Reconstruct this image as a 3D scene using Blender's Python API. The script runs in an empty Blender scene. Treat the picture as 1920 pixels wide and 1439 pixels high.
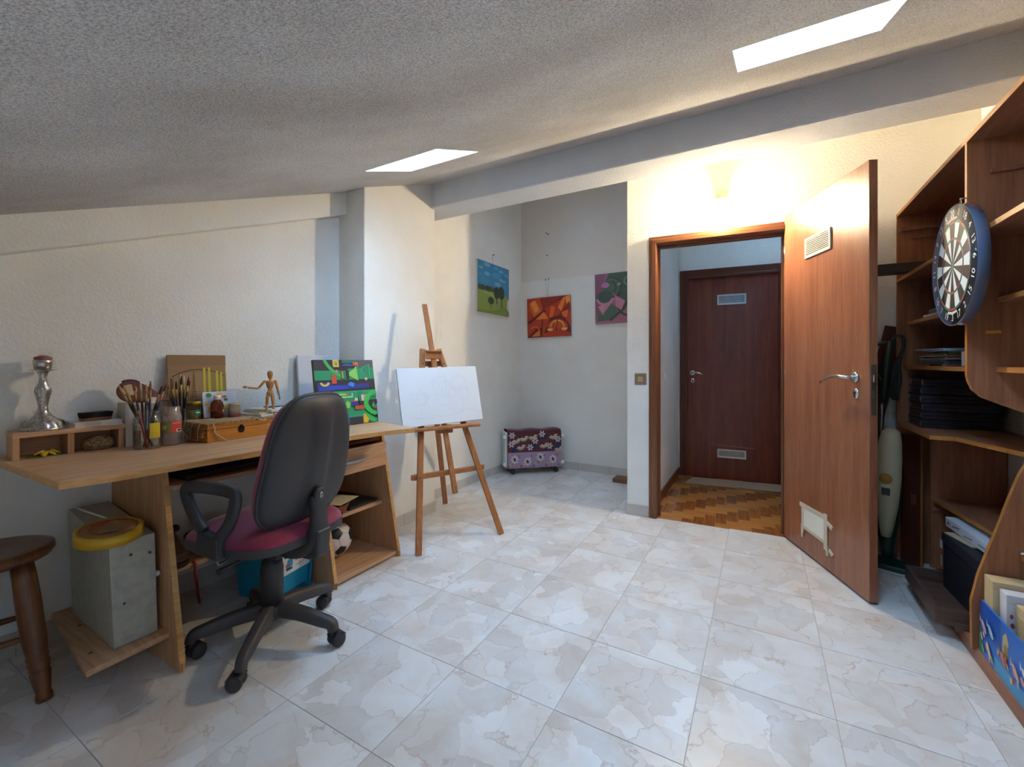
import bpy, math, random
from mathutils import Vector, Matrix
random.seed(7)
sc = bpy.context.scene
COL = sc.collection

# ------------------------------------------------------------------ camera, sky, exposure
cam_d = bpy.data.cameras.new('camera'); cam = bpy.data.objects.new('camera', cam_d); COL.objects.link(cam)
cam.location = (0, 0, 1.1); cam.rotation_euler = (math.pi/2, 0, math.atan2(468, 818))
cam_d.sensor_width = 36; cam_d.lens = 818/1920*36; cam_d.shift_y = -39.5/1920; cam_d.clip_start = .02
sc.camera = cam
SKY_STRENGTH = 25.0
LAMP_STRENGTH = 560.0
EXPOSURE = 1.65
sc.view_settings.view_transform = 'Standard'; sc.view_settings.look = 'None'
sc.view_settings.gamma = 1; sc.view_settings.use_curve_mapping = False; sc.view_settings.exposure = EXPOSURE
sc.cycles.use_denoising = True
sc.cycles.diffuse_bounces = 6; sc.cycles.transparent_max_bounces = 24; sc.cycles.max_bounces = 12
w = bpy.data.worlds.new('sky'); sc.world = w; w.use_nodes = True
bg = w.node_tree.nodes['Background']; bg.inputs[0].default_value = (.40, .66, 1.0, 1); bg.inputs[1].default_value = SKY_STRENGTH

def portal(name, loc, rot, sx, sy):
    l = bpy.data.lights.new(name, 'AREA'); l.shape = 'RECTANGLE'; l.size = sx; l.size_y = sy
    l.cycles.is_portal = True
    o = bpy.data.objects.new(name, l); o.location = loc; o.rotation_euler = rot; COL.objects.link(o); return o

# ------------------------------------------------------------------ materials
MATS = {}
def srgb(h):
    if isinstance(h, str):
        h = h.lstrip('#'); c = [int(h[i:i+2], 16)/255 for i in (0, 2, 4)]
    else: c = h
    return tuple(x/12.92 if x <= .04045 else ((x+.055)/1.055)**2.4 for x in c) + (1,)
def newmat(name):
    m = bpy.data.materials.new(name); m.use_nodes = True
    return m, m.node_tree.nodes, m.node_tree.links, m.node_tree.nodes['Principled BSDF']
def flat(col, rough=.6, metal=0, spec=.5, emit=0, coat=0):
    key = (col, rough, metal, spec, emit, coat)
    if key in MATS: return MATS[key]
    m, n, l, b = newmat('flat_' + str(col).lstrip('#'))
    b.inputs['Base Color'].default_value = srgb(col); b.inputs['Roughness'].default_value = rough
    b.inputs['Metallic'].default_value = metal; b.inputs['Specular IOR Level'].default_value = spec
    b.inputs['Coat Weight'].default_value = coat
    if emit:
        b.inputs['Emission Color'].default_value = srgb(col); b.inputs['Emission Strength'].default_value = emit
    MATS[key] = m; return m
def nd(n, t, **k):
    x = n.new(t)
    for a, v in k.items(): setattr(x, a, v)
    return x
def coords(n, l, scale, rnd=0, kind='Object'):
    tc = nd(n, 'ShaderNodeTexCoord'); mp = nd(n, 'ShaderNodeMapping'); mp.inputs['Scale'].default_value = scale
    if rnd:
        oi = nd(n, 'ShaderNodeObjectInfo'); mu = nd(n, 'ShaderNodeVectorMath', operation='SCALE')
        mu.inputs[0].default_value = (17.3, 29.1, 11.7); l.new(oi.outputs['Random'], mu.inputs['Scale'])
        ad = nd(n, 'ShaderNodeVectorMath', operation='ADD')
        l.new(tc.outputs[kind], ad.inputs[0]); l.new(mu.outputs[0], ad.inputs[1]); l.new(ad.outputs[0], mp.inputs[0])
    else: l.new(tc.outputs[kind], mp.inputs[0])
    return mp
def noise(n, l, vec, scale, detail=4, rough=.55, dist=0):
    x = nd(n, 'ShaderNodeTexNoise'); x.inputs['Scale'].default_value = scale; x.inputs['Detail'].default_value = detail
    x.inputs['Roughness'].default_value = rough; x.inputs['Distortion'].default_value = dist
    l.new(vec.outputs[0], x.inputs['Vector']); return x
def ramp(n, l, fac, stops):
    r = nd(n, 'ShaderNodeValToRGB'); e = r.color_ramp.elements
    while len(e) < len(stops): e.new(.5)
    for i, (p, c) in enumerate(stops): e[i].position = p; e[i].color = srgb(c)
    l.new(fac, r.inputs[0]); return r
def mix(n, l, fac, a, b, mode='MIX'):
    x = nd(n, 'ShaderNodeMix', data_type='RGBA', blend_type=mode)
    if isinstance(fac, (int, float)): x.inputs[0].default_value = fac
    else: l.new(fac, x.inputs[0])
    for s, v in ((6, a), (7, b)):
        if isinstance(v, (tuple, str)): x.inputs[s].default_value = srgb(v) if isinstance(v, str) else v
        else: l.new(v, x.inputs[s])
    return x.outputs[2]
def bump(n, l, b, h, strength, dist):
    x = nd(n, 'ShaderNodeBump'); x.inputs['Strength'].default_value = strength; x.inputs['Distance'].default_value = dist
    l.new(h, x.inputs['Height']); l.new(x.outputs[0], b.inputs['Normal'])

def stucco(name, c1, c2, bs=.5, sc_=55, line=None):
    m, n, l, b = newmat(name); v = coords(n, l, (1, 1, 1))
    a = noise(n, l, v, 2.2, 5); c = ramp(n, l, a.outputs['Fac'], [(.3, c1), (.7, c2)]).outputs[0]
    if line:
        s = nd(n, 'ShaderNodeSeparateXYZ'); l.new(v.outputs[0], s.inputs[0])
        w2 = noise(n, l, v, 6, 2); ad = nd(n, 'ShaderNodeMath', operation='MULTIPLY_ADD')
        l.new(w2.outputs['Fac'], ad.inputs[0]); ad.inputs[1].default_value = .03; l.new(s.outputs[2], ad.inputs[2])
        mr = nd(n, 'ShaderNodeMapRange'); l.new(ad.outputs[0], mr.inputs[0])
        mr.inputs[1].default_value = line; mr.inputs[2].default_value = line+.012
        c = mix(n, l, mr.outputs[0], c, '#d8d1c9', 'MIX') if line else c
    b.inputs['Roughness'].default_value = .92; b.inputs['Specular IOR Level'].default_value = .2
    l.new(c, b.inputs['Base Color'])
    h = noise(n, l, v, sc_, 3, .6); bump(n, l, b, h.outputs['Fac'], bs, .012)
    return m
def wood(name, cols, axis='z', scale=1.0, rough=.45, rnd=0, coat=0, spec=.4, var=.0):
    if name in MATS: return MATS[name]
    m, n, l, b = newmat(name)
    s = {'x': (1.6, 26, 26), 'y': (26, 1.6, 26), 'z': (26, 26, 1.6)}[axis]
    v = coords(n, l, tuple(q*scale for q in s), rnd)
    a = noise(n, l, v, 1.0, 6, .6, .6)
    st = [(.28, cols[0]), (.72, cols[1])] if len(cols) == 2 else [(.25, cols[0]), (.5, cols[1]), (.75, cols[2])]
    c = ramp(n, l, a.outputs['Fac'], st).outputs[0]
    v2 = coords(n, l, tuple(q*scale*5 for q in s), rnd); f = noise(n, l, v2, 1.0, 2)
    g = ramp(n, l, f.outputs['Fac'], [(.35, '#c9c9c9'), (.6, '#ffffff')])
    c = mix(n, l, .55, c, g.outputs[0], 'MULTIPLY')
    if var:
        oi = nd(n, 'ShaderNodeObjectInfo'); r = ramp(n, l, oi.outputs['Random'], [(0, '#7d7d7d'), (.5, '#cfcfcf'), (1, '#ffffff')])
        c = mix(n, l, var, c, r.outputs[0], 'MULTIPLY')
    l.new(c, b.inputs['Base Color']); b.inputs['Roughness'].default_value = rough
    b.inputs['Specular IOR Level'].default_value = spec; b.inputs['Coat Weight'].default_value = coat; b.inputs['Coat Roughness'].default_value = .2
    bump(n, l, b, f.outputs['Fac'], .08, .002)
    MATS[name] = m; return m
def fabric(name, c1, c2, sc_=400):
    m, n, l, b = newmat(name); v = coords(n, l, (1, 1, 1)); a = noise(n, l, v, sc_, 2)
    l.new(ramp(n, l, a.outputs['Fac'], [(.3, c1), (.7, c2)]).outputs[0], b.inputs['Base Color'])
    b.inputs['Roughness'].default_value = .9; b.inputs['Sheen Weight'].default_value = .3; bump(n, l, b, a.outputs['Fac'], .3, .002); return m
def plastic(name, col, rough=.45, bs=.1):
    m, n, l, b = newmat(name); b.inputs['Base Color'].default_value = srgb(col); b.inputs['Roughness'].default_value = rough
    v = coords(n, l, (1, 1, 1)); a = noise(n, l, v, 500, 2); bump(n, l, b, a.outputs['Fac'], bs, .001); return m
def thin_glass(name, tint='#f4f8f6', refl=.10, haze=0, hazecol='#cfc4c0'):
    m = bpy.data.materials.new(name); m.use_nodes = True; n = m.node_tree.nodes; l = m.node_tree.links; n.clear()
    o = nd(n, 'ShaderNodeOutputMaterial'); t = nd(n, 'ShaderNodeBsdfTransparent'); t.inputs[0].default_value = srgb(tint)
    g = nd(n, 'ShaderNodeBsdfGlossy'); g.inputs['Roughness'].default_value = .06
    lw = nd(n, 'ShaderNodeLayerWeight'); lw.inputs[0].default_value = .35
    mr = nd(n, 'ShaderNodeMapRange'); l.new(lw.outputs['Fresnel'], mr.inputs[0]); mr.inputs[3].default_value = refl*.5; mr.inputs[4].default_value = .45
    x = nd(n, 'ShaderNodeMixShader'); l.new(mr.outputs[0], x.inputs[0]); l.new(t.outputs[0], x.inputs[1]); l.new(g.outputs[0], x.inputs[2]); last = x
    if haze:
        d = nd(n, 'ShaderNodeBsdfDiffuse'); d.inputs[0].default_value = srgb(hazecol)
        y = nd(n, 'ShaderNodeMixShader'); y.inputs[0].default_value = haze; l.new(x.outputs[0], y.inputs[1]); l.new(d.outputs[0], y.inputs[2]); last = y
    l.new(last.outputs[0], o.inputs[0]); return m

M_WALL = stucco('white_stucco', '#e2ded6', '#ece9e2', .32, 80)
M_ALC = stucco('alcove_stucco', '#dcd8d2', '#e5e2dd', .35, 70, 1.985)
M_CEIL, _n, _l, _b = newmat('popcorn_ceiling')
_v = coords(_n, _l, (1, 1, 1)); _a = noise(_n, _l, _v, 230, 3, .75); _c = noise(_n, _l, _v, 1.4, 4)
_r = ramp(_n, _l, _a.outputs['Fac'], [(.36, '#aeabaa'), (.58, '#f0eeec')])  # dark end of the speckle paints the grain's shading into the colour
_r2 = ramp(_n, _l, _c.outputs['Fac'], [(.3, '#d0ccc8'), (.7, '#ffffff')])
_l.new(mix(_n, _l, 1, _r.outputs[0], _r2.outputs[0], 'MULTIPLY'), _b.inputs['Base Color']); _b.inputs['Roughness'].default_value = .95
bump(_n, _l, _b, _a.outputs['Fac'], .7, .006)
M_BEAM = stucco('beam_plaster', '#d2d4d8', '#e0e1e3', .4, 110)
def tile_mat():
    m, n, l, b = newmat('marbled_tile')
    v = coords(n, l, (1, 1, 1), 1)
    d = noise(n, l, v, 6, 4); dm = nd(n, 'ShaderNodeVectorMath', operation='MULTIPLY_ADD')
    l.new(d.outputs['Color'], dm.inputs[0]); dm.inputs[1].default_value = (.22, .22, .22); l.new(v.outputs[0], dm.inputs[2])
    vo = nd(n, 'ShaderNodeTexVoronoi', feature='DISTANCE_TO_EDGE'); vo.inputs['Scale'].default_value = 8.5; l.new(dm.outputs[0], vo.inputs['Vector'])
    vc = nd(n, 'ShaderNodeTexVoronoi', feature='F1'); vc.inputs['Scale'].default_value = 8.5; l.new(dm.outputs[0], vc.inputs['Vector'])
    patch = ramp(n, l, noise(n, l, dm, 5, 5).outputs['Fac'], [(.32, '#c9b3a2'), (.5, '#d0c7bf'), (.68, '#d6d6d6')])
    cg = nd(n, 'ShaderNodeRGBToBW'); l.new(vc.outputs['Color'], cg.inputs[0])
    cell = mix(n, l, .35, patch.outputs[0], cg.outputs[0], 'SOFT_LIGHT')
    hs = nd(n, 'ShaderNodeHueSaturation'); hs.inputs['Saturation'].default_value = .55; l.new(cell, hs.inputs['Color'])
    vein = ramp(n, l, vo.outputs['Distance'], [(0, '#c8c8c8'), (.03, '#000000')])
    vn = ramp(n, l, noise(n, l, v, 9, 4).outputs['Fac'], [(.40, '#101010'), (.66, '#ffffff')])
    f = nd(n, 'ShaderNodeMath', operation='MULTIPLY'); l.new(vein.outputs[0], f.inputs[0]); l.new(vn.outputs[0], f.inputs[1])
    l.new(mix(n, l, f.outputs[0], hs.outputs[0], '#9c7860'), b.inputs['Base Color'])
    b.inputs['Roughness'].default_value = .3; b.inputs['Specular IOR Level'].default_value = .45
    return m
M_TILE = tile_mat()
M_SKIRT = stucco('skirting_tile', '#b9b2ab', '#cfc8c1', .05)
M_GROUT = flat('#b3aaa2', .9)
M_DOOR = wood('sapele_door', ['#7e4a33', '#945c40', '#a26c4c'], 'z', .8, .32, coat=.25)
M_DOOR2 = wood('mahogany_door', ['#5c2517', '#722f1d', '#823c22'], 'z', .8, .35, coat=.2)
M_FRAME = wood('frame_wood', ['#6b3c20', '#875433'], 'z', 1, .35, coat=.3)
M_FRAME2 = wood('far_frame_wood', ['#4d2314', '#6b3520'], 'z', 1, .4)
M_BEECH = wood('beech_laminate', ['#bd8f68', '#cb9e78', '#d4ac86'], 'y', .7, .42)
M_BEECHZ = wood('beech_laminate_upright', ['#b5835b', '#c4946b', '#cda27b'], 'z', .7, .42)
M_BEECHX = wood('beech_laminate_deep', ['#bd8f68', '#cb9e78', '#d4ac86'], 'x', .7, .42)
M_EDGE = wood('beech_edge', ['#c99254', '#dcab6e'], 'y', 1, .45)
M_CASE = wood('sapele_veneer', ['#804c32', '#9a6342', '#a86f4b'], 'z', .8, .38, coat=.1)
M_CASEY = wood('sapele_veneer_long', ['#80503a', '#976246', '#a57052'], 'y', .8, .42)
M_CASEDGE = wood('sapele_edge', ['#a8662c', '#c98a48'], 'z', 1, .4)
M_CASEDGEY = wood('sapele_edge_long', ['#a8662c', '#c98a48'], 'y', 1, .4)
M_PINE = wood('stained_pine', ['#8d5530', '#a86b3e', '#b67a4c'], 'z', 1.2, .4, 1)
M_PINEY = wood('stained_pine_long', ['#8d5530', '#a86b3e', '#b67a4c'], 'y', 1.2, .4, 1)
M_STOOL = wood('dark_turned_wood', ['#4d2a12', '#6a3c1c', '#784826'], 'z', 1.2, .32, coat=.25)
M_DRAWER = wood('dark_drawer_veneer', ['#4a342c', '#5f463c', '#6e544a'], 'x', 1.6, .5)
M_BLACK = plastic('black_plastic', '#302f32', .5)
M_BLACK2 = plastic('dark_grey_plastic', '#403c3e', .55)
M_CHROME = flat('#c9cdd2', .22, 1)
M_STEEL = flat('#8d8f92', .35, 1)
M_RED = fabric('burgundy_fabric', '#701734', '#8c2245')
M_CANVAS = fabric('white_canvas', '#dcdde0', '#e8e8ea', 700)
M_GLASS = thin_glass('clear_glass', '#fafcfb', .03)
M_CARD = fabric('cardboard', '#a87a4e', '#b98a5c', 60)
M_WHITE = flat('#e6e6e4', .6)
# ------------------------------------------------------------------ builders
class G:
    def __init__(s): s.v = []; s.f = []; s.sm = []
    def add(s, vs, fs, smooth=False):
        o = len(s.v); s.v += [tuple(p) for p in vs]; s.f += [tuple(i+o for i in f) for f in fs]; s.sm += [smooth]*len(fs); return s
    def box(s, x0, x1, y0, y1, z0, z1, rz=0, c=None):
        vs = [(x, y, z) for z in (z0, z1) for x, y in ((x0, y0), (x1, y0), (x1, y1), (x0, y1))]
        if rz:
            cx, cy = c or ((x0+x1)/2, (y0+y1)/2); k, q = math.cos(rz), math.sin(rz)
            vs = [(cx+(x-cx)*k-(y-cy)*q, cy+(x-cx)*q+(y-cy)*k, z) for x, y, z in vs]
        return s.add(vs, [(3, 2, 1, 0), (4, 5, 6, 7), (0, 1, 5, 4), (1, 2, 6, 5), (2, 3, 7, 6), (3, 0, 4, 7)])
    def hexa(s, bot, top):
        return s.add(list(bot)+list(top), [(3, 2, 1, 0), (4, 5, 6, 7), (0, 1, 5, 4), (1, 2, 6, 5), (2, 3, 7, 6), (3, 0, 4, 7)])
    def prism(s, pts, a, b, axis='z', smooth=False):
        n = len(pts)
        def P(p, h): return {'z': (p[0], p[1], h), 'y': (p[0], h, p[1]), 'x': (h, p[0], p[1])}[axis]
        vs = [P(p, a) for p in pts]+[P(p, b) for p in pts]
        s.add(vs, [tuple(range(n))[::-1], tuple(range(n, 2*n))]); o = len(s.v)-2*n
        s.f += [tuple(o+i for i in (k, (k+1) % n, (k+1) % n+n, k+n)) for k in range(n)]; s.sm += [smooth]*n; return s
    def bar(s, p, q, w, d, up=(0, 0, 1)):
        p, q = Vector(p), Vector(q); t = (q-p).normalized(); u = t.cross(Vector(up))
        if u.length < 1e-4: u = t.cross(Vector((1, 0, 0)))
        u.normalize(); k = u.cross(t).normalized(); u *= w/2; k *= d/2
        return s.hexa([p-u-k, p+u-k, p+u+k, p-u+k], [q-u-k, q+u-k, q+u+k, q-u+k])
    def tube(s, pts, r, seg=8, cap=True, closed=False):
        pts = [Vector(p) for p in pts]; n = len(pts); rs = r if isinstance(r, (list, tuple)) else [r]*n; vs = []; ref = None
        for i, p in enumerate(pts):
            a = pts[(i-1) % n if closed else max(i-1, 0)]; b = pts[(i+1) % n if closed else min(i+1, n-1)]
            t = (b-a).normalized()
            if ref is None: ref = t.orthogonal().normalized()
            u = (ref - t*ref.dot(t)).normalized(); ref = u; k = t.cross(u)
            vs += [p+(u*math.cos(2*math.pi*j/seg)+k*math.sin(2*math.pi*j/seg))*rs[i] for j in range(seg)]
        fs = [(i*seg+j, i*seg+(j+1) % seg, ((i+1) % n)*seg+(j+1) % seg, ((i+1) % n)*seg+j) for i in range(n if closed else n-1) for j in range(seg)]
        s.add(vs, fs, True)
        if cap and not closed:
            o = len(s.v)-n*seg; s.f += [tuple(o+j for j in range(seg))[::-1], tuple(o+(n-1)*seg+j for j in range(seg))]; s.sm += [False]*2
        return s
    def lathe(s, prof, c=(0, 0, 0), seg=24, axis='z', cap=True):
        vs = []; n = len(prof)
        for r, h in prof:
            for j in range(seg):
                a = 2*math.pi*j/seg; x, y = r*math.cos(a), r*math.sin(a)
                p = {'z': (x, y, h), 'x': (h, x, y), 'y': (y, h, x)}[axis]; vs.append((p[0]+c[0], p[1]+c[1], p[2]+c[2]))
        s.add(vs, [(i*seg+j, i*seg+(j+1) % seg, (i+1)*seg+(j+1) % seg, (i+1)*seg+j) for i in range(n-1) for j in range(seg)], True)
        if cap:
            o = len(s.v)-n*seg; s.f += [tuple(o+j for j in range(seg))[::-1], tuple(o+(n-1)*seg+j for j in range(seg))]; s.sm += [False]*2
        return s
    def cone(s, p, q, r0, r1, seg=12): return s.tube([p, q], [r0, r1], seg)
    def ball(s, c, rx, ry=None, rz=None, seg=14, rings=8):
        ry = ry or rx; rz = rz or rx
        vs = [(c[0]+rx*math.sin(math.pi*i/rings)*math.cos(2*math.pi*j/seg), c[1]+ry*math.sin(math.pi*i/rings)*math.sin(2*math.pi*j/seg), c[2]-rz*math.cos(math.pi*i/rings)) for i in range(1, rings) for j in range(seg)]
        vs += [(c[0], c[1], c[2]-rz), (c[0], c[1], c[2]+rz)]; n = (rings-1)*seg
        fs = [(i*seg+j, i*seg+(j+1) % seg, (i+1)*seg+(j+1) % seg, (i+1)*seg+j) for i in range(rings-2) for j in range(seg)]
        fs += [(n, (j+1) % seg, j) for j in range(seg)]+[(n+1, (rings-2)*seg+j, (rings-2)*seg+(j+1) % seg) for j in range(seg)]
        return s.add(vs, fs, True)
    def xf(s, m):
        s.v = [tuple(m @ Vector(p)) for p in s.v]; return s
    def mesh(s, name, mat):
        me = bpy.data.meshes.new(name); me.from_pydata(s.v, [], s.f); me.polygons.foreach_set('use_smooth', s.sm)
        if mat: me.materials.append(mat)
        me.validate(); me.update()
        import bmesh
        bm = bmesh.new(); bm.from_mesh(me); bmesh.ops.recalc_face_normals(bm, faces=bm.faces); bm.to_mesh(me); bm.free()
        return me
    def build(s, name, mat, parent=None, bev=0, seg=2):
        o = bpy.data.objects.new(name, s.mesh(name, mat)); COL.objects.link(o); o.parent = parent
        if bev:
            b = o.modifiers.new('bevel', 'BEVEL'); b.width = bev; b.segments = seg; b.limit_method = 'ANGLE'; b.angle_limit = .7
            b.harden_normals = False
        return o
def inst(me, name, parent, loc=(0, 0, 0), rz=0):
    o = bpy.data.objects.new(name, me); COL.objects.link(o); o.parent = parent; o.location = loc; o.rotation_euler = (0, 0, rz); return o
def tag(o, label, cat, group=None):
    o['label'] = label; o['category'] = cat
    if group: o['group'] = group
    return o
def thing(name, label, cat, loc=(0, 0, 0), rz=0, group=None, rot=None):
    o = bpy.data.objects.new(name, None); o.empty_display_size = .05; COL.objects.link(o)
    o.location = loc; o.rotation_euler = rot or (0, 0, rz); return tag(o, label, cat, group)
def struct(o): o['kind'] = 'structure'; return o
def copytree(o, parent=None):
    c = o.copy(); COL.objects.link(c); c.parent = parent
    for ch in o.children: copytree(ch, c)
    return c
def frame3(o, u, v):
    """matrix whose local x runs along u, y along v, z along u x v, origin at o"""
    u = Vector(u).normalized(); v = Vector(v).normalized(); k = u.cross(v)
    return Matrix(((u.x, v.x, k.x, o[0]), (u.y, v.y, k.y, o[1]), (u.z, v.z, k.z, o[2]), (0, 0, 0, 1)))
def prints(name, shapes, mtx, parent=None, step=.00012, start=.0004, rough=.6):
    """flat print: coloured polygons stacked a tenth of a millimetre apart on the plane of mtx"""
    me = bpy.data.meshes.new(name); vs = []; fs = []; mi = []; cols = []; h = start
    for col, poly in shapes:
        if col not in cols: cols.append(col)
        o = len(vs); vs += [tuple(mtx @ Vector((p[0], p[1], h))) for p in poly]; fs.append(tuple(range(o, o+len(poly)))); mi.append(cols.index(col)); h += step
    me.from_pydata(vs, [], fs); me.polygons.foreach_set('material_index', mi)
    for c in cols: me.materials.append(flat(c, rough))
    me.update(); ob = bpy.data.objects.new(name, me); COL.objects.link(ob); ob.parent = parent; return ob
def R_(x0, x1, y0, y1): return [(x0, y0), (x1, y0), (x1, y1), (x0, y1)]
def E_(cx, cy, rx, ry, n=20, rot=0, a0=0, a1=2*math.pi):
    o = []
    for i in range(n):
        a = a0+(a1-a0)*i/n; x, y = rx*math.cos(a), ry*math.sin(a); o.append((cx+x*math.cos(rot)-y*math.sin(rot), cy+x*math.sin(rot)+y*math.cos(rot)))
    return o
def arcband(cx, cy, r0, r1, a0, a1, n=14, ky=1):
    A = [a0+(a1-a0)*i/n for i in range(n+1)]
    return [(cx+r1*math.cos(a), cy+r1*ky*math.sin(a)) for a in A]+[(cx+r0*math.cos(a), cy+r0*ky*math.sin(a)) for a in A[::-1]]
def line(p, q, w):
    dx, dy = q[0]-p[0], q[1]-p[1]; k = w/2/math.hypot(dx, dy); nx, ny = -dy*k, dx*k
    return [(p[0]+nx, p[1]+ny), (p[0]-nx, p[1]-ny), (q[0]-nx, q[1]-ny), (q[0]+nx, q[1]+ny)]
def text(name, s, size, mat, mtx, parent=None, align='CENTER', sx=1):
    c = bpy.data.curves.new(name, 'FONT'); c.body = s; c.size = size; c.align_x = align; c.align_y = 'CENTER'
    t = bpy.data.objects.new('t', c); COL.objects.link(t); bpy.context.view_layer.update()
    me = bpy.data.meshes.new_from_object(t.evaluated_get(bpy.context.evaluated_depsgraph_get()))
    bpy.data.objects.remove(t); me.name = name
    me.transform(mtx @ Matrix.Diagonal((sx, 1, 1, 1))); me.materials.clear(); me.materials.append(mat)
    o = bpy.data.objects.new(name, me); COL.objects.link(o); o.parent = parent; return o
PI = math.pi

# ------------------------------------------------------------------ the room
CZ0, CS = 1.458, .382
def cz(y): return CZ0+CS*y
XA = lambda y: -2.33+.073*(y-1.86)
WB = math.atan(.07); WBO = (-.7, 3.18, 0)
XR = 1.03
YN = -1.15       # rear wall

# floor: grout bed with every tile laid on it
fl = struct(G().box(-2.75, 1.1, YN-.1, 4.4, -.05, -.0018).build('floor', M_GROUT))
tx, ty = .385, .394
tile = G().box(-tx/2+.0014, tx/2-.0014, -ty/2+.0014, ty/2-.0014, -.008, 0).mesh('floor_tile', M_TILE)
for i in range(-7, 4):
    for j in range(-5, 10):
        x, y = -.185+tx*(i+.5), .477+ty*(j+.5)
        if x > 1.2 or y > 4.35: continue
        if y > 3.05+.07*x and x > -.75: continue
        o = inst(tile, 'floor_tile', fl, (x, y, random.uniform(-.0006, .0)))
# straight row of part tiles in front of the door wall
for i in range(-2, 4):
    x = -.185+tx*(i+.5); G().box(x-tx/2+.0014, x+tx/2-.0014, 2.841+.0014, 3.18+.07*(x+.7)+.0, -.008, -.0003).build('floor_tile', M_TILE, fl)

wl = G()
wl.hexa([(XA(YN)-.12, YN, -.05), (XA(YN), YN, -.05), (XA(1.9), 1.9, -.05), (XA(1.9)-.12, 1.9, -.05)],
        [(XA(YN)-.12, YN, cz(YN)+.03), (XA(YN), YN, cz(YN)+.03), (XA(1.9), 1.9, cz(1.9)+.03), (XA(1.9)-.12, 1.9, cz(1.9)+.03)])
wl.prism([(1.9, -.05), (4.32, -.05), (4.32, cz(4.32)+.03), (1.9, cz(1.9)+.03)], -2.45, -2.285, 'x')
struct(wl.build('wall_left', M_WALL))
struct(G().box(-2.5, -.79, 4.2, 4.32, -.05, 3.2).build('wall_back', M_ALC))
struct(G().prism([(1.86, -.05), (2.52, -.05), (2.52, cz(2.52)+.02), (1.86, cz(1.86)+.02)], -2.36, -2.1, 'x').build('column', M_WALL, bev=.006))
struct(G().prism([(2.48, 2.228), (2.72, 2.228), (2.72, cz(2.72)+.02), (2.48, cz(2.48)+.02)], -2.32, 1.06, 'x').build('ceiling_beam', M_BEAM, bev=.008))
r0, r1 = YN, 1.87
struct(G().hexa([(XA(r0)-.02, r0, cz(r0)-.14), (XA(r0)+.07, r0, cz(r0)-.14), (XA(r1)+.07, r1, cz(r1)-.14), (XA(r1)-.02, r1, cz(r1)-.14)],
                [(XA(r0)-.02, r0, cz(r0)+.01), (XA(r0)+.07, r0, cz(r0)+.01), (XA(r1)+.07, r1, cz(r1)+.01), (XA(r1)-.02, r1, cz(r1)+.01)]).build('wall_rib', M_WALL, bev=.006))
struct(G().prism([(YN, -.05), (3.45, -.05), (3.45, cz(3.45)+.03), (YN, cz(YN)+.03)], XR, XR+.14, 'x').build('wall_right', M_WALL))
struct(G().box(-2.75, XR+.1, YN-.12, YN, -.05, cz(YN)+.05).build('wall_rear', M_WALL))
def window(name, pts, wd, pane_mat):
    """frame and pane along a closed quad"""
    f = G(); 
    for i in range(4): f.bar(pts[i], pts[(i+1) % 4], wd, wd, (Vector(pts[1])-Vector(pts[0])).cross(Vector(pts[2])-Vector(pts[1])))
    o = struct(f.build(name, flat('#d9d9d6', .5)))
    G().add(pts, [(0, 1, 2, 3)]).build('pane', pane_mat, o); return o
M_PANE = thin_glass('window_glass', '#fbfdff', .05)

# sloping ceiling with skylight shafts
SKY = [(-1.655, -1.215, 1.47, 1.785), (-.072, .315, 1.395, 1.705), (.1, .38, 3.68, 3.96), (-1.6, -1.35, 3.3, 3.5), (.0, .4, -.6, -.25)]  # last three unseen: over hall, over alcove, and rear one added to light bookcase
xs = sorted({-2.62, 1.1} | {v for s in SKY for v in s[:2]}); ys = sorted({YN-.05, 4.75} | {v for s in SKY for v in s[2:]})
g = G()
for i in range(len(xs)-1):
    for j in range(len(ys)-1):
        cx, cy = (xs[i]+xs[i+1])/2, (ys[j]+ys[j+1])/2
        if any(s[0] < cx < s[1] and s[2] < cy < s[3] for s in SKY): continue
        q = [(xs[i], ys[j]), (xs[i+1], ys[j]), (xs[i+1], ys[j+1]), (xs[i], ys[j+1])]
        g.add([(x, y, cz(y)) for x, y in q], [(0, 1, 2, 3)])
struct(g.build('ceiling', M_CEIL))
M_SHAFT = stucco('shaft_plaster', '#dfe3e6', '#eceeef', .5, 60)
for k, (x0, x1, y0, y1) in enumerate(SKY):
    H = .24; g = G(); c = [(x0, y0), (x1, y0), (x1, y1), (x0, y1)]
    for i in range(4):
        a, b = c[i], c[(i+1) % 4]; g.add([(a[0], a[1], cz(a[1])), (b[0], b[1], cz(b[1])), (b[0], b[1], cz(b[1])+H), (a[0], a[1], cz(a[1])+H)], [(0, 1, 2, 3)])
    struct(g.build('skylight_shaft', M_SHAFT))
    window('window_%d' % (k+1), [(x, y, cz(y)+H-.02) for x, y in c], .03, M_PANE)
    portal('skylight_portal', ((x0+x1)/2, (y0+y1)/2, cz((y0+y1)/2)+H+.02), (math.atan(CS), 0, 0), x1-x0, (y1-y0)*1.07)

# door wall, in its own slightly turned frame: x along the wall, y into the wall
def inwall(o): o.location = WBO; o.rotation_euler = (0, 0, WB); return o
OP0, OP1, OPZ, TH = .005, .885, 1.985, .13
g = G().prism([(-.148, -.05), (OP0+.03, -.05), (OP0+.03, OPZ-.03), (OP1-.03, OPZ-.03), (OP1-.03, -.05), (1.78, -.05), (1.78, 2.85), (-.148, 2.85)], 0, TH, 'y')
struct(inwall(g.build('wall_front', M_WALL)))
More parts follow.
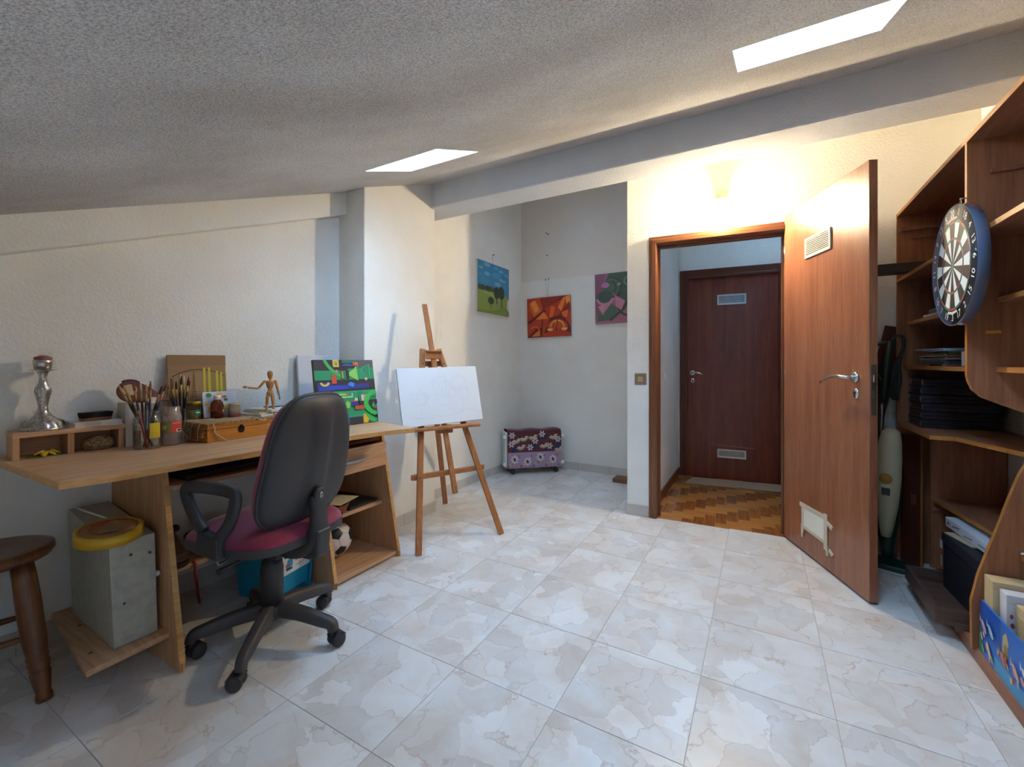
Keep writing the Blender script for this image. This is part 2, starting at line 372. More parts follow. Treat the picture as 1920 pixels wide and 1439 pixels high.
# door frame: casing, lining and stop
fr = struct(inwall(bpy.data.objects.new('door_frame', None))); COL.objects.link(fr)
G().box(OP0, OP0+.055, -.016, .0, 0, OPZ-.055).box(OP0+.02, OP0+.05, -.024, -.014, 0, OPZ-.03).build('jamb_casing', M_FRAME, fr, .003)
G().box(OP1-.055, OP1, -.016, .0, 0, OPZ-.055).box(OP1-.05, OP1-.02, -.024, -.014, 0, OPZ-.03).build('jamb_casing', M_FRAME, fr, .003)
G().box(OP0, OP1, -.016, .0, OPZ-.055, OPZ).box(OP0+.02, OP1-.02, -.024, -.014, OPZ-.05, OPZ-.02).build('head_casing', wood('frame_wood_x', ['#6b3c20', '#875433'], 'x', 1, .35, coat=.3), fr, .003)
G().box(OP0+.03, OP0+.058, -.001, TH+.003, 0, OPZ-.055).box(OP0+.058, OP0+.07, .045, .075, 0, OPZ-.055).build('jamb_lining', M_FRAME, fr, .002)
G().box(OP1-.058, OP1-.03, -.001, TH+.003, 0, OPZ-.055).box(OP1-.07, OP1-.058, .045, .075, 0, OPZ-.055).build('jamb_lining', M_FRAME, fr, .002)
G().box(OP0+.058, OP1-.058, -.001, TH+.003, OPZ-.058, OPZ-.03).box(OP0+.058, OP1-.058, .045, .075, OPZ-.07, OPZ-.058).build('head_lining', wood('frame_wood_x', []+['#6b3c20', '#875433'], 'x'), fr, .002)
# hall behind
HN = 1.34
g = G().hexa([(-.13, TH, -.05), (0.012, TH, -.05), (.085, HN+.02, -.05), (-.05, HN+.02, -.05)], [(-.13, TH, 3.1), (0.012, TH, 3.1), (.085, HN+.02, 3.1), (-.05, HN+.02, 3.1)])
struct(inwall(g.build('wall_hall_left', M_WALL)))
g = G().box(-.1, .13, HN, HN+.1, -.05, 3.3).box(.92, 1.4, HN, HN+.1, -.05, 3.3).box(.13, .92, HN, HN+.1, 1.95, 3.3).box(.13, .92, HN+.06, HN+.1, -.05, 1.95)  # last box: unseen backing behind the far door, added to stop sky leaking in
struct(inwall(g.build('wall_hall_back', M_WALL)))
struct(inwall(G().box(1.25, 1.35, TH, HN+.1, -.05, 3.3).build('wall_hall_right', M_WALL)))
# parquet laid in herringbone
hf = struct(inwall(G().box(-.05, 1.3, 0.004, HN+.3, -.05, -.006).build('floor_hall', flat('#2c1a10', .8))))
M_PQ1 = wood('parquet_gloss_light', ['#b07034', '#c08040', '#ca8a48'], 'x', 1.0, .2, 1, .4, var=.18)  # two tones by block direction paint the grain's gloss into the colour
M_PQ2 = wood('parquet_gloss_dark', ['#8a4e20', '#9c5c28', '#ab6a32'], 'y', 1.0, .2, 1, .4, var=.35)
pw, pl = .072, .216
def parq(x0, x1, y0, y1, m):
    x0, x1, y0, y1 = max(x0, .015), min(x1, 1.245), max(y0, .002), min(y1, HN+.02)
    if x1-x0 < .006 or y1-y0 < .006: return
    e = .0006; G().box(x0+e, x1-e, y0+e, y1-e, -.008, .002+random.uniform(0, .0006)).build('parquet_block', m, hf)
for i in range(-40, 60):
    for j in range(-6, 7):
        x, y = i*pw+j*pl, i*pw-j*pl
        if x > 1.4 or x < -.4 or y > HN+.3 or y < -.4: continue
        parq(x, x+pl, y, y+pw, M_PQ1); parq(x, x+pw, y+pw, y+pw+pl, M_PQ2)
struct(inwall(G().hexa([(.012, TH, .002), (.024, TH, .002), (.097, HN, .002), (.085, HN, .002)], [(.012, TH, .075), (.024, TH, .075), (.097, HN, .075), (.085, HN, .075)]).build('baseboard_hall', M_DOOR2)))

# skirting tiles
def skirt(name, p, q, h=.075, t=.009, ln=.33):
    p, q = Vector((p[0], p[1], 0)), Vector((q[0], q[1], 0)); L = (q-p).length; d = (q-p)/L; nn = Vector((d.y, -d.x, 0))
    e = struct(bpy.data.objects.new(name, None)); COL.objects.link(e); s = 0
    while s < L-.01:
        b = min(s+ln, L); a0, a1 = p+d*(s+.001), p+d*(b-.001); o = nn*t; u = Vector((0, 0, h)); k = nn*-.004
        G().hexa([a0+k, a0+o, a1+o, a1+k], [a0+k+u, a0+o+u, a1+o+u, a1+k+u]).build('skirting_tile', M_SKIRT, e, .0015); s = b
    return e
skirt('baseboard_left', (XA(YN), YN), (XA(1.86), 1.86), .09)
skirt('baseboard_column', (-2.1, 1.86), (-2.1, 2.52))
skirt('baseboard_alcove_left', (-2.285, 2.53), (-2.285, 4.2))
skirt('baseboard_alcove_back', (-2.28, 4.2), (-.83, 4.2))
m4 = Matrix.Translation(WBO) @ Matrix.Rotation(WB, 4, 'Z')
bwp = lambda s, n=0, z=0: m4 @ Vector((s, n, z))
skirt('baseboard_front', bwp(-.15), bwp(OP0))
skirt('baseboard_front_right', bwp(OP1), bwp(1.74))
skirt('baseboard_end', bwp(-.148, .13), bwp(-.148, 0))
# ------------------------------------------------------------------ doors, lamp and switch
def vent(parent, x0, x1, z0, z1, y, mat, nsl, inner):
    """grille lying on the plane y (facing -y): a rim and its slats"""
    e = G(); b = .012
    e.box(x0, x1, y-.008, y, z1-b, z1).box(x0, x1, y-.008, y, z0, z0+b).box(x0, x0+b, y-.008, y, z0+b, z1-b).box(x1-b, x1, y-.008, y, z0+b, z1-b)
    v = e.build('vent_grille', mat, parent, .0015)
    G().box(x0+b, x1-b, y-.0012, y-.0002, z0+b, z1-b).build('vent_opening', inner, v)
    h = (z1-z0-2*b)/nsl; sl = G().box(x0+b, x1-b, -.004, 0, 0, h*.42).mesh('slat', mat)
    for i in range(nsl): inst(sl, 'slat', v, (0, y-.002, z0+b+h*(i+.2)))
    return v
def lever(parent, l, z, y, s, mat, drop=.04, ln=.2, sgn=-1):
    """rosette and lever pointing along sgn*x, standing off plane y towards s"""
    h = G().lathe([(.0, 0), (.026, 0), (.026, .006*s), (.022, .009*s), (.0, .009*s)], (l, y, z), 20, 'y', False).build('handle_rosette', mat, parent)
    pts = [(l, y, z), (l, y+.04*s, z), (l+sgn*.012, y+.05*s, z)]
    pts += [(l+sgn*ln*t, y+.05*s, z+.004-drop*max(0, (t-.4)/.6)**1.7) for t in (.25, .4, .55, .7, .85, 1)]
    G().tube(pts, [.009, .009, .009, .0085, .0085, .0085, .0075, .006, .004], 10).build('door_handle', mat, parent)
    return h
def keyplate(parent, l, z, y, s, mat):
    k = G().lathe([(0, 0), (.019, 0), (.019, .005*s), (.015, .008*s), (0, .008*s)], (0, 0, 0), 20, 'y', False)
    k.v = [(x+l, yy+y, q*1.3+z) for x, yy, q in k.v]; o = k.build('keyhole_plate', mat, parent)
    G().box(l-.004, l+.004, min(y+.0085*s, y+.003*s), max(y+.0085*s, y+.003*s), z-.017, z+.004).lathe([(0, 0), (.0085, 0), (.0085, .009*s), (0, .009*s)], (l, y, z+.004), 14, 'y', False).build('keyhole', flat('#2a2a2c', .5), o)
M_PLASTIC = flat('#d8d0bf', .5)
d1 = bpy.data.objects.new('door_1', None); COL.objects.link(d1); struct(d1)
d1.location = (.123, 3.228, 0); d1.rotation_euler = (0, 0, math.atan2(-.921, .39))
LW = .77
G().box(0, LW, 0, .036, .012, 2.02).build('door_leaf', M_DOOR, d1, .002)
vent(d1, .248, .489, 1.69, 1.803, 0, M_PLASTIC, 9, flat('#40352c', .8))
lever(d1, .676, 1.03, 0, -1, M_CHROME); keyplate(d1, .685, .953, 0, -1, M_CHROME)
lever(d1, .676, 1.03, .036, 1, M_CHROME); keyplate(d1, .685, .953, .036, 1, M_CHROME)
lk = G().box(LW-.001, LW+.0012, .008, .030, .86, 1.09).build('lock_plate', flat('#6b665f', .4, .8), d1)
G().box(LW+.001, LW+.012, .011, .026, 1.01, 1.045).build('latch_bolt', M_CHROME, lk, .002)
G().box(LW+.001, LW+.002, .012, .02, .935, .975).build('dead_bolt', M_STEEL, lk)
G().box(LW+.0005, LW+.004, .012, .022, 1.80, 1.812).build('latch_stop', M_STEEL, d1)
M_TAPE = fabric('masking_tape', '#b5a88f', '#c6b99f', 120)
G().box(.225, .43, -.003, 0, .155, .27).build('paper_patch', fabric('patch_paper', '#d6d2c4', '#e0dccf', 200), d1)
for x0, x1, z0, z1, r in ((.190, .455, .266, .290, .02), (.205, .44, .142, .160, -.02), (.21, .229, .12, .285, 0), (.428, .458, .11, .30, 0), (.45, .50, .24, .262, -.35), (.446, .462, .085, .14, .1), (.47, .505, .105, .122, -.5), (.206, .222, .09, .145, .12)):
    cx, cz_ = (x0+x1)/2, (z0+z1)/2; k, q = math.cos(r), math.sin(r)
    P = [(cx+(x-cx)*k-(z-cz_)*q, cz_+(x-cx)*q+(z-cz_)*k) for x, z in ((x0, z0), (x1, z0), (x1, z1), (x0, z1))]
    G().prism(P, -.0045-random.uniform(0, .001), -.002 if x1 < .46 else 0, 'y').build('tape_strip', M_TAPE, d1)
for z in (.25, 1.0, 1.78): G().lathe([(.008, z-.05), (.008, z+.05)], (0, .006, 0), 10).build('hinge', M_STEEL, d1)

d2 = inwall(bpy.data.objects.new('door_2', None)); COL.objects.link(d2); struct(d2)
G().box(.17, .93, HN-.005, HN+.03, .006, 1.915).build('door_leaf', M_DOOR2, d2, .002)
G().box(.1, .165, HN-.018, HN+.02, 0, 1.99).box(.15, .172, HN-.026, HN-.016, 0, 1.93).build('jamb_casing', M_FRAME2, d2, .004)
G().box(.93, .995, HN-.018, HN+.02, 0, 1.99).build('jamb_casing', M_FRAME2, d2, .004)
G().box(.165, .93, HN-.018, HN+.02, 1.92, 1.99).box(.165, .93, HN-.026, HN-.016, 1.905, 1.93).build('head_casing', wood('far_frame_x', ['#4d2314', '#6b3520'], 'x', 1, .4), d2, .004)
vent(d2, .431, .671, 1.642, 1.737, HN-.005, flat('#c9ccd0', .5), 7, flat('#4a4a4c', .8))
vent(d2, .431, .671, .205, .284, HN-.005, M_PLASTIC, 6, flat('#40352c', .8))
lever(d2, .213, 1.0, HN-.005, -1, M_CHROME, .02, .095, 1); keyplate(d2, .215, .925, HN-.005, -1, M_CHROME)
sw = [(.36, .33), (.45, .318), (.6, .314), (.72, .312), (.745, .306)]
G().tube([(x, HN-.006, z) for x, z in sw], .0016, 5).build('scuff_line', flat('#9a8a7c', .8), d2)

mt = inwall(tag(bpy.data.objects.new('door_strip_mat', None), 'narrow beige draught mat on the parquet at the foot of the dark far door', 'mat')); COL.objects.link(mt)
G().prism([(.18, 1.0), (.90, 1.05), (.92, 1.07), (.945, 1.28), (.93, 1.30), (.24, 1.25), (.22, 1.235), (.165, 1.02)], .003, .016).build('mat_body', fabric('mat_pile', '#86694a', '#9a7c5a', 250), mt, .003)

lp = inwall(tag(bpy.data.objects.new('wall_lamp', None), 'white porcelain lamp holder with a bare lit bulb on the wall above the door', 'lamp')); COL.objects.link(lp)
M_PORC = flat('#d9cdb4', .35)
G().lathe([(.0, 0), (.047, 0), (.045, -.012), (.04, -.022), (0, -.022)], (.467, 0, 2.20), 20, 'y', False).build('wall_plate', M_PORC, lp)
G().tube([(.467, -.014, 2.203), (.467, -.04, 2.198), (.467, -.056, 2.175), (.467, -.058, 2.135)], [.038, .042, .040, .029], 18).build('lamp_holder', M_PORC, lp)
for k in (-.011, .011): G().ball((.467+k*1.4, -.052, 2.222), .0045, seg=8, rings=6).build('screw_hole', flat('#3a2a1e', .6), lp)
m, n, l, b = newmat('lit_bulb'); b.inputs['Base Color'].default_value = (.9, .85, .7, 1)
b.inputs['Emission Color'].default_value = (1.0, .84, .56, 1); b.inputs['Emission Strength'].default_value = LAMP_STRENGTH
G().lathe([(.0, 2.136), (.013, 2.135), (.014, 2.12), (.024, 2.098), (.0275, 2.08), (.025, 2.064), (.016, 2.053), (.0, 2.05)], (.467, -.058, 0), 20).build('light_bulb', m, lp)

s_ = inwall(tag(bpy.data.objects.new('light_switch', None), 'square bronze-coloured light switch on the wall left of the doorway', 'switch')); COL.objects.link(s_)
G().box(-.095, -.014, -.008, 0, .94, 1.022).build('switch_plate', flat('#8d765a', .4, .3), s_, .004)
G().box(-.072, -.037, -.012, -.007, .962, 1.0).build('switch_rocker', flat('#b79c74', .4, .2), s_, .002)
o = tag(thing('wall_button', 'small oval white fitting on the left wall of the hall', 'fitting', (0, 0, 0)), 'small oval white fitting on the left wall of the hall', 'fitting')
g = G().ball((0, 0, 0), .014, .035, .045); g.build('fitting_body', M_WHITE, o); o.location = bwp(.0425, .62, .968)

# nails above the alcove pictures
def nail(x, y, z, d, label):
    o = thing('wall_nail', label, 'nail', (x, y, z), 0, 'nails in the alcove walls')
    G().tube([(0, 0, 0), (d[0]*.022, d[1]*.022, .004)], [.0022, .0022], 6).ball((d[0]*.022, d[1]*.022, .004), .006, seg=8, rings=6).build('nail_pin', flat('#3a2c22', .6, .4), o)
for i, (dx, z, t) in enumerate(((-.01, 2.464, 'topmost rusty nail in the alcove back wall, left of the next one'), (.012, 2.45, 'rusty nail just below and right of the topmost nail in the alcove'), (0, 2.227, 'lone rusty nail between the upper pair and the lower pair'), (-.018, 1.972, 'left nail of the lower pair above the orange painting'), (.018, 1.978, 'right nail of the lower pair above the orange painting'))):
    nail(-1.965+dx, 4.2, z, (0, -1), t)
nail(-2.285, 3.6, 2.145, (1, 0), 'nail from which the landscape painting hangs by a cord')

# ------------------------------------------------------------------ pictures in the alcove
def picture(name, label, o, u, v, w_, h_, d, shapes, side='#d8d4cc', group='paintings in the alcove', cat='painting', parent=None):
    t = thing(name, label, cat, group=group)
    m = frame3(o, u, v); t.matrix_world = m
    G().box(0, w_, 0, h_, 0, d).build('stretched_canvas', fabric('canvas_'+side.strip('#'), side, side, 500), t, .002)
    if shapes: prints('painted_image', shapes, Matrix.Translation((0, 0, d)), t, start=.0006)
    return t
U = .575; V = .485
sh = [('#3f86ad', R_(0, U, 0, V))]
random.seed(3)
for i in range(16):
    x, y = random.uniform(.02, U-.08), random.uniform(.27, .46); rx = random.uniform(.03, .085); sh.append((random.choice(['#4f93b6', '#367da6', '#62a0bd', '#488cb0', '#74abc3']), [(min(max(p[0], 0), U), min(p[1], V)) for p in E_(x+.03, y, rx, random.uniform(.012, .03), 14)]))
sh.append(('#8c9a4a', [(0, 0), (U, 0), (U, .19), (.4, .2), (.2, .215), (0, .21)])); sh.append(('#7d8f3c', [(0, .02), (.25, .03), (.5, .08), (U, .05), (U, 0), (0, 0)]))
sh.append(('#a3ab5c', [(.02, .2), (.3, .16), (.45, .18), (.3, .205)]))
for x in (.03, .08, .15, .19, .24): sh.append((random.choice(['#4b5a3a', '#3d4a33']), E_(x+.01, .235, .035, .028, 12)))
for x, y, r, h in ((.33, .2, .06, .10), (.42, .21, .065, .14)):
    sh.append(('#5a3a22', [(x-.006, y-h), (x+.014, y-h), (x+.006, y), (x-.006, y)])); sh.append(('#33402e', E_(x, y+.01, r*.9, r, 16)))
sh.append(('#6b4a2a', R_(.222, .232, .05, .1))); sh.append(('#3c4a36', E_(.228, .125, .055, .036, 14))); sh.append(('#cfc9bf', [(U, .04), (.54, .06), (.525, .1), (.535, .15), (U, .19)]))
picture('landscape_painting', 'small landscape painting of trees under blue sky on the alcove side wall', (-2.285, 3.315, 1.57), (0, 1, 0), (0, 0, 1), U, V, .022, sh)
U, V = .50, .42
O = ['#d9641e', '#c2451a', '#e07a2c', '#8e2418', '#6d1a18', '#b4331a', '#e8923a']
sh = [('#b03a1c', R_(0, U, 0, V)), (O[1], [(0, .3), (.12, V), (.3, V), (.1, .22)]), (O[0], [(.02, .36), (.1, .40), (.2, .22), (.09, .2)]), (O[6], [(.04, .37), (.09, .40), (.14, .3), (.1, .26)]),
      (O[3], [(.15, V), (.48, V), (.2, .25)]), (O[4], [(0, .17), (.02, .14), (.45, .40), (.42, V)]), (O[2], [(.1, .19), (.2, .27), (.25, .19)]), (O[5], [(.2, .3), (.45, .4), (.28, .2)]),
      (O[0], [(.28, .32), (.33, .31), (.3, .2), (.26, .2)]), (O[2], [(.36, .3), (.42, .4), (.46, .41), (.4, .26)]), (O[6], [(.45, .41), (U, V), (U, .34), (.46, .3)]), (O[3], [(.36, .22), (.49, .36), (U, .26), (.4, .19)]),
      (O[0], [(.4, .25), (.48, .27), (.46, .19), (.42, .2)]), (O[4], [(.2, .04), (.27, .2), (.35, .215), (.43, .2), (U, .1), (U, .03), (.45, .05), (.36, .17), (.25, .05)]),
      (O[1], E_(.35, .08, .12, .10, 18, 0, 0, PI)), ('#d8a04a', arcband(.35, .09, .07, .085, .1, PI-.1)), (O[2], [(.33, .16), (.36, .16), (.35, .07)]), ('#e0a652', E_(.27, .075, .035, .016, 12)), ('#e0a652', E_(.43, .075, .035, .016, 12)),
      (O[5], [(.24, .02), (.46, .02), (.42, .055), (.28, .055)]), (O[4], [(0, .0), (.1, .09), (.17, .1), (.16, 0)]), (O[2], [(.05, .01), (.15, .085), (.15, .01)]), (O[6], arcband(.09, .05, .06, .066, .5, 2.4)), (O[4], line((.34, .06), (.36, .22), .012)), (O[4], line((.17, 0), (.18, .19), .012))]
picture('abstract_painting', 'small red and orange abstract painting on the alcove back wall', (-2.195, 4.198, 1.365), (1, 0, .02), (-.02, 0, 1), U, V, .02, sh, '#6d1a18')
U, V = .42, .49
sh = [('#9c6076', R_(0, U, 0, V)), ('#84506a', [(0, V), (.1, V), (.06, .2), (0, 0)]), ('#46564a', [(.14, V), (.42, V), (.42, .26), (.3, .2), (.18, .3), (.1, .4)]), ('#4f6456', E_(.135, .355, .07, .065, 18)), ('#3b4a3e', arcband(.155, .35, .045, .055, 0, 6.2, 20)), ('#b0709c', E_(.105, .375, .042, .028, 12)),
      ('#55685c', arcband(.16, .35, .07, .085, -2.5, 2, 18)), ('#33443a', arcband(.16, .35, .095, .105, -2.2, 1.6, 18)), ('#3f5546', E_(.1, .25, .085, .07, 18)), ('#b97f96', arcband(.1, .275, .075, .1, 3.5, 5.9, 14)), ('#c48c8c', [(.03, .17), (.11, .19), (.08, .1)]), ('#b87a98', [(.09, .18), (.16, .19), (.07, .08)]),
      ('#4c6254', [(.02, .02), (.04, .14), (.07, .08), (.16, .19), (.21, .16), (.23, .1), (.15, .03)]), ('#33452f', arcband(.36, .2, .13, .15, 2.4, 4.4, 14)), ('#3a4a38', [(.14, .03), (.27, .14), (.33, .26), (.36, .25), (.3, .13), (.16, .02)]), ('#b9798c', [(.2, .27), (.3, .21), (.26, .12), (.21, .16)]), ('#70807a', arcband(.33, .4, .03, .045, 0, 5, 16)), ('#8a9a94', E_(.24, .375, .02, .012, 10, .6))]
picture('purple_painting', 'purple and green abstract painting at the alcove corner beside the doorway', (-1.435, 4.198, 1.482), (1, 0, .01), (-.01, 0, 1), U, V, .02, sh, '#7d4a5c')
g = G().tube([(-2.28, 3.6, 2.145), (-2.272, 3.6, 2.05)], .0012, 5); tag(g.build('picture_cord', flat('#6a5a4c', .8)), 'thin cord holding the landscape painting to its nail', 'cord')
g = G().tube([(-1.983, 4.18, 1.972), (-1.968, 4.186, 1.786)], .0012, 5).tube([(-1.947, 4.18, 1.978), (-1.96, 4.186, 1.786)], .0012, 5); tag(g.build('picture_cord', flat('#6a5a4c', .8)), 'thin doubled cord above the orange abstract painting', 'cord')

# ------------------------------------------------------------------ covered radiator and wood block in the alcove
ra = thing('oil_radiator', 'white oil radiator on casters under a floral cloth in the alcove corner', 'radiator', (-2.015, 3.935, 0), math.atan2(.43, .43)-.04)
M_RADW = flat('#cfcfca', .4)
L2 = .30
fin = G().box(-.014, .014, -.07, .07, .07, .40).mesh('fin', M_RADW)
for i in range(9): inst(fin, 'fin', ra, (-.235+.0587*i, 0, 0))
G().box(-.30, -.27, -.08, .08, .06, .41).build('end_panel', M_RADW, ra, .01)
G().box(.265, .28, -.08, .08, .06, .40).build('end_panel', M_RADW, ra, .01)
for x in (-.305, .29):
    for z in (.1, .37): G().lathe([(.016, -.1), (.016, -.078)], (x, 0, z), 12, 'y').build('end_cap', M_WHITE, ra)
for x in (-.22, .22):
    c = G().box(x-.02, x+.02, -.08, .08, .05, .075).build('caster_bracket', M_BLACK, ra)
    for y in (-.085, .085): G().lathe([(.025, y-.01), (.025, y+.01)], (x, 0, .026), 16, 'y').build('caster_wheel', M_BLACK, c)
cl = bpy.data.objects.new('floral_cloth', None); COL.objects.link(cl); tag(cl, 'burgundy and lilac floral cloth draped over the radiator in the corner', 'cloth'); cl.location = ra.location; cl.rotation_euler = ra.rotation_euler
prof = [(-.095, .052), (-.094, .15), (-.092, .40), (-.08, .425), (0, .43), (.08, .425), (.092, .40), (.093, .2)]
g = G(); nx = 16; vs = []
for i in range(nx+1):
    x = -.275+.55*i/nx
    for y, z in prof: vs.append((x, y-(.004*math.sin(i*1.3) if z < .3 and y < 0 else 0), z+(.012*math.sin(i*.9+1)*(.4 if z > .3 else .7))))
k = len(prof); g.add(vs, [(i*k+j, i*k+j+1, (i+1)*k+j+1, (i+1)*k+j) for i in range(nx) for j in range(k-1)], True)
g.build('cloth_sheet', fabric('cloth_weave', '#4d1a28', '#5c2230', 300), cl)
sh = [('#5a1f2e', R_(-.273, .273, .212, .402)), ('#a58aa6', R_(-.273, .273, .06, .215))]
for i in range(26): sh.append((('#8a6f66', '#b79cae', '#93786e')[i % 3], E_(-.27+.0215*i, .08+.115*((i*7) % 6)/6, .014, .016, 9)))
for x, z, a in ((-.2, .25, .7), (-.02, .27, .7), (.14, .26, .7), (.25, .28, .7), (-.1, .35, 0), (.08, .36, .3)): sh.append(('#1d2450', E_(x, z, .05, .022, 12, a)))
for x, z in ((-.24, .30), (-.05, .262), (.0, .325), (.15, .27), (.235, .335), (-.235, .385), (.07, .39)):
    for a in range(6): sh.append(('#c9bdb8', E_(x+.021*math.cos(a*PI/3), z+.021*math.sin(a*PI/3), .014, .008, 8, a*PI/3)))
    sh.append(('#8a4a56', E_(x, z, .008, .008, 8)))
for x, z in ((-.15, .29), (.085, .30), (-.12, .375), (.18, .385), (-.03, .385), (-.2, .355), (.235, .26)):
    for a in range(7): t = -2.4+a*.38; sh.append(('#c4b49c', E_(x+.035*math.cos(t), z+.035*math.sin(t), .02, .006, 8, t)))
for x, z in ((-.21, .15), (-.08, .125), (.05, .165), (.18, .14)):
    for a in range(8): t = a*PI/4; sh.append(('#cbc5c2', E_(x+.027*math.cos(t), z+.03*math.sin(t), .016, .010, 8, t)))
    sh.append(('#6d2236', E_(x, z, .012, .02, 10, .4)))

sh = [(c, [(min(max(x, -.273), .273), y) for x, y in p]) for c, p in sh]
prints('cloth_pattern', sh, frame3((0, -.0995, 0), (1, 0, 0), (0, 0, 1)), cl, start=.0015)
wb = thing('wood_block', 'flat brown wooden block on the floor where the alcove meets the doorway wall', 'block', (-1.115, 3.99, 0))
G().box(-.075, .12, -.055, .09, 0, .035).build('block_body', wood('block_wood', ['#6d4a30', '#86603f'], 'x', 1, .6), wb, .004)
# ------------------------------------------------------------------ desk
dk = thing('desk', 'long beech-veneer desk with a drawer and open shelves along the left wall', 'desk', (0, 0, 0))
DZ = .75
top = [(XA(.44)+.012, .44), (-1.778, .448), (-1.752, .55), (-1.735, .85), (-1.708, 1.38), (-1.668, 1.61), (-1.607, 1.755), (-1.62, 1.775), (-1.985, 1.853), (-2.09, 1.855), (-2.32, 1.85)]
G().prism(top, DZ-.022, DZ).build('desktop', M_BEECH, dk, .002)
g = G(); e = top[1:8]
for i in range(len(e)-1):
    g.bar((e[i][0]+.0006, e[i][1], DZ-.011), (e[i+1][0]+.0006, e[i+1][1], DZ-.011), .002, .0215)
g.bar((top[0][0], .4394, DZ-.011), (top[1][0], .4474, DZ-.011), .002, .0215); g.build('edge_band', M_EDGE, dk)
def side(name, y, back, p=dk):
    G().prism([(-1.79, 0), (-1.79, .03), (-1.93, DZ-.022), (back, DZ-.022), (back, 0)], y-.009, y+.009, 'y').build(name, M_BEECHZ, p, .001)
    G().bar((-1.7885, y, .002), (-1.7885, y, .03), .0185, .003, (0, 1, 0)).bar((-1.7885, y, .03), (-1.9285, y, DZ-.024), .003, .0185, (0, 1, 0)).build('panel_edge', M_EDGE, dk)
side('side_panel', .765, -2.37); side('middle_panel', 1.41, -2.34); side('side_panel', 1.833, -2.31)
xf = lambda z: -1.79-.14*max(0, z-.03)/.70
G().box(-2.30, xf(.645)+.0, 1.42, 1.823, .3-.018, .3).build('shelf', M_BEECHY if 'M_BEECHY' in globals() else M_BEECH, dk, .001)
G().box(-2.30, -1.80, 1.42, 1.823, .012, .03).build('bottom_shelf', M_BEECH, dk, .001)
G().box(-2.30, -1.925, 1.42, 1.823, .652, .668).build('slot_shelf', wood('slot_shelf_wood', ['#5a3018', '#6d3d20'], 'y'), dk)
dw = G().box(-1.893, -1.878, 1.422, 1.821, .512, .645).build('drawer', M_BEECH, dk, .001)
G().box(-2.25, -1.893, 1.43, 1.812, .52, .63).build('drawer_box', M_BEECHX, dw)
G().tube([(-1.878, 1.50, .578), (-1.862, 1.51, .579), (-1.853, 1.55, .581), (-1.850, 1.59, .582), (-1.853, 1.63, .581), (-1.862, 1.67, .579), (-1.878, 1.68, .578)], [.004, .006, .008, .0085, .008, .006, .004], 10).build('drawer_handle', flat('#b9bec6', .35, .6), dw)
G().box(-2.315, -2.30, 1.42, 1.823, .012, DZ-.03).build('back_panel', M_BEECHZ, dk)
G().prism([(-2.36, .776), (-1.886, .776), (-1.880, .80), (-1.870, 1.08), (-1.872, 1.36), (-1.886, 1.40), (-2.36, 1.40)], .628, .645).build('keyboard_tray', M_BEECH, dk, .004)
G().box(-2.38, -2.20, .776, 1.40, .188, .206).build('rear_shelf', M_BEECH, dk, .001)
G().prism([(XA(.57)+.02, .585), (-1.852, .528), (-1.862, .756), (-2.38, .756)], .102, .122).build('low_shelf', M_BEECHX, dk, .002)
for x, y in ((-2.2, .61), (-1.96, .57)): G().lathe([(.006, .1222), (.005, .1232), (0, .1234)], (x, y, 0), 10).build('screw_head', flat('#4a3020', .6), dk)
# things under and in the desk
bx = thing('metal_box', 'tall narrow grey painted metal box standing on the low desk shelf', 'box', (-2.30, .69, .1225))
m, n, l, b = newmat('chipped_grey_paint'); v = coords(n, l, (1, 1, 1)); a = noise(n, l, v, 26, 5, .7)
l.new(ramp(n, l, a.outputs['Fac'], [(.27, '#4a3428'), (.30, '#9a978a'), (.6, '#aeab9e')]).outputs[0], b.inputs['Base Color']); b.inputs['Roughness'].default_value = .5
G().hexa([(-.035, -.065, 0), (.39, -.075, 0), (.39, .05, 0), (-.035, .058, 0)], [(-.065, -.07, .40), (.365, -.08, .352), (.365, .05, .352), (-.065, .055, .40)]).build('box_shell', m, bx, .003)
for z in (.35, .362, .2): G().lathe([(.004, .376), (.004, .381), (0, .382)], (-.0001*z, random.uniform(-.05, .03), z-.06), 8, 'x').build('rivet', flat('#4a3428', .7, .5), bx)
G().ball((.365, .055, .2), .011).build('cable_clip', M_WHITE, bx)
tp = thing('tape_roll', 'wide roll of yellow adhesive tape lying on top of the grey metal box', 'tape', (-1.99, .628, .4835), 0, rot=(.02, .11, .1))
G().lathe([(.078, 0), (.092, 0), (.092, .038), (.078, .038), (.078, 0)], seg=36, cap=False).build('tape_winding', flat('#c79a1e', .3), tp)
G().lathe([(.05, .001), (.0782, .001), (.0782, .037), (.05, .037), (.05, .001)], seg=36, cap=False).build('tape_core', flat('#a97a52', .8), tp)
G().box(-.062, -.045, -.03, .02, .0371, .0374).build('core_print', flat('#c2452c', .7), tp)
cb = G().tube([(-2.35, .64, .527), (-2.30, .645, .5235), (-2.22, .66, .515), (-2.13, .68, .505), (-2.09, .685, .5005)], .0035, 6); tag(cb.build('white_cable', M_WHITE), 'thin white cable lying along the top of the grey metal box', 'cable')
fb = thing('football', 'black and white football on the bottom shelf of the desk', 'ball', (-2.05, 1.60, .127), .5, rot=(.4, .3, .9))
ph = (1+5**.5)/2; ico = [Vector(p).normalized() for p in ((0, 1, ph), (0, -1, ph), (0, 1, -ph), (0, -1, -ph), (1, ph, 0), (-1, ph, 0), (1, -ph, 0), (-1, -ph, 0), (ph, 0, 1), (ph, 0, -1), (-ph, 0, 1), (-ph, 0, -1))]
edl = min((a-b).length for a in ico for b in ico if a is not b)*1.01
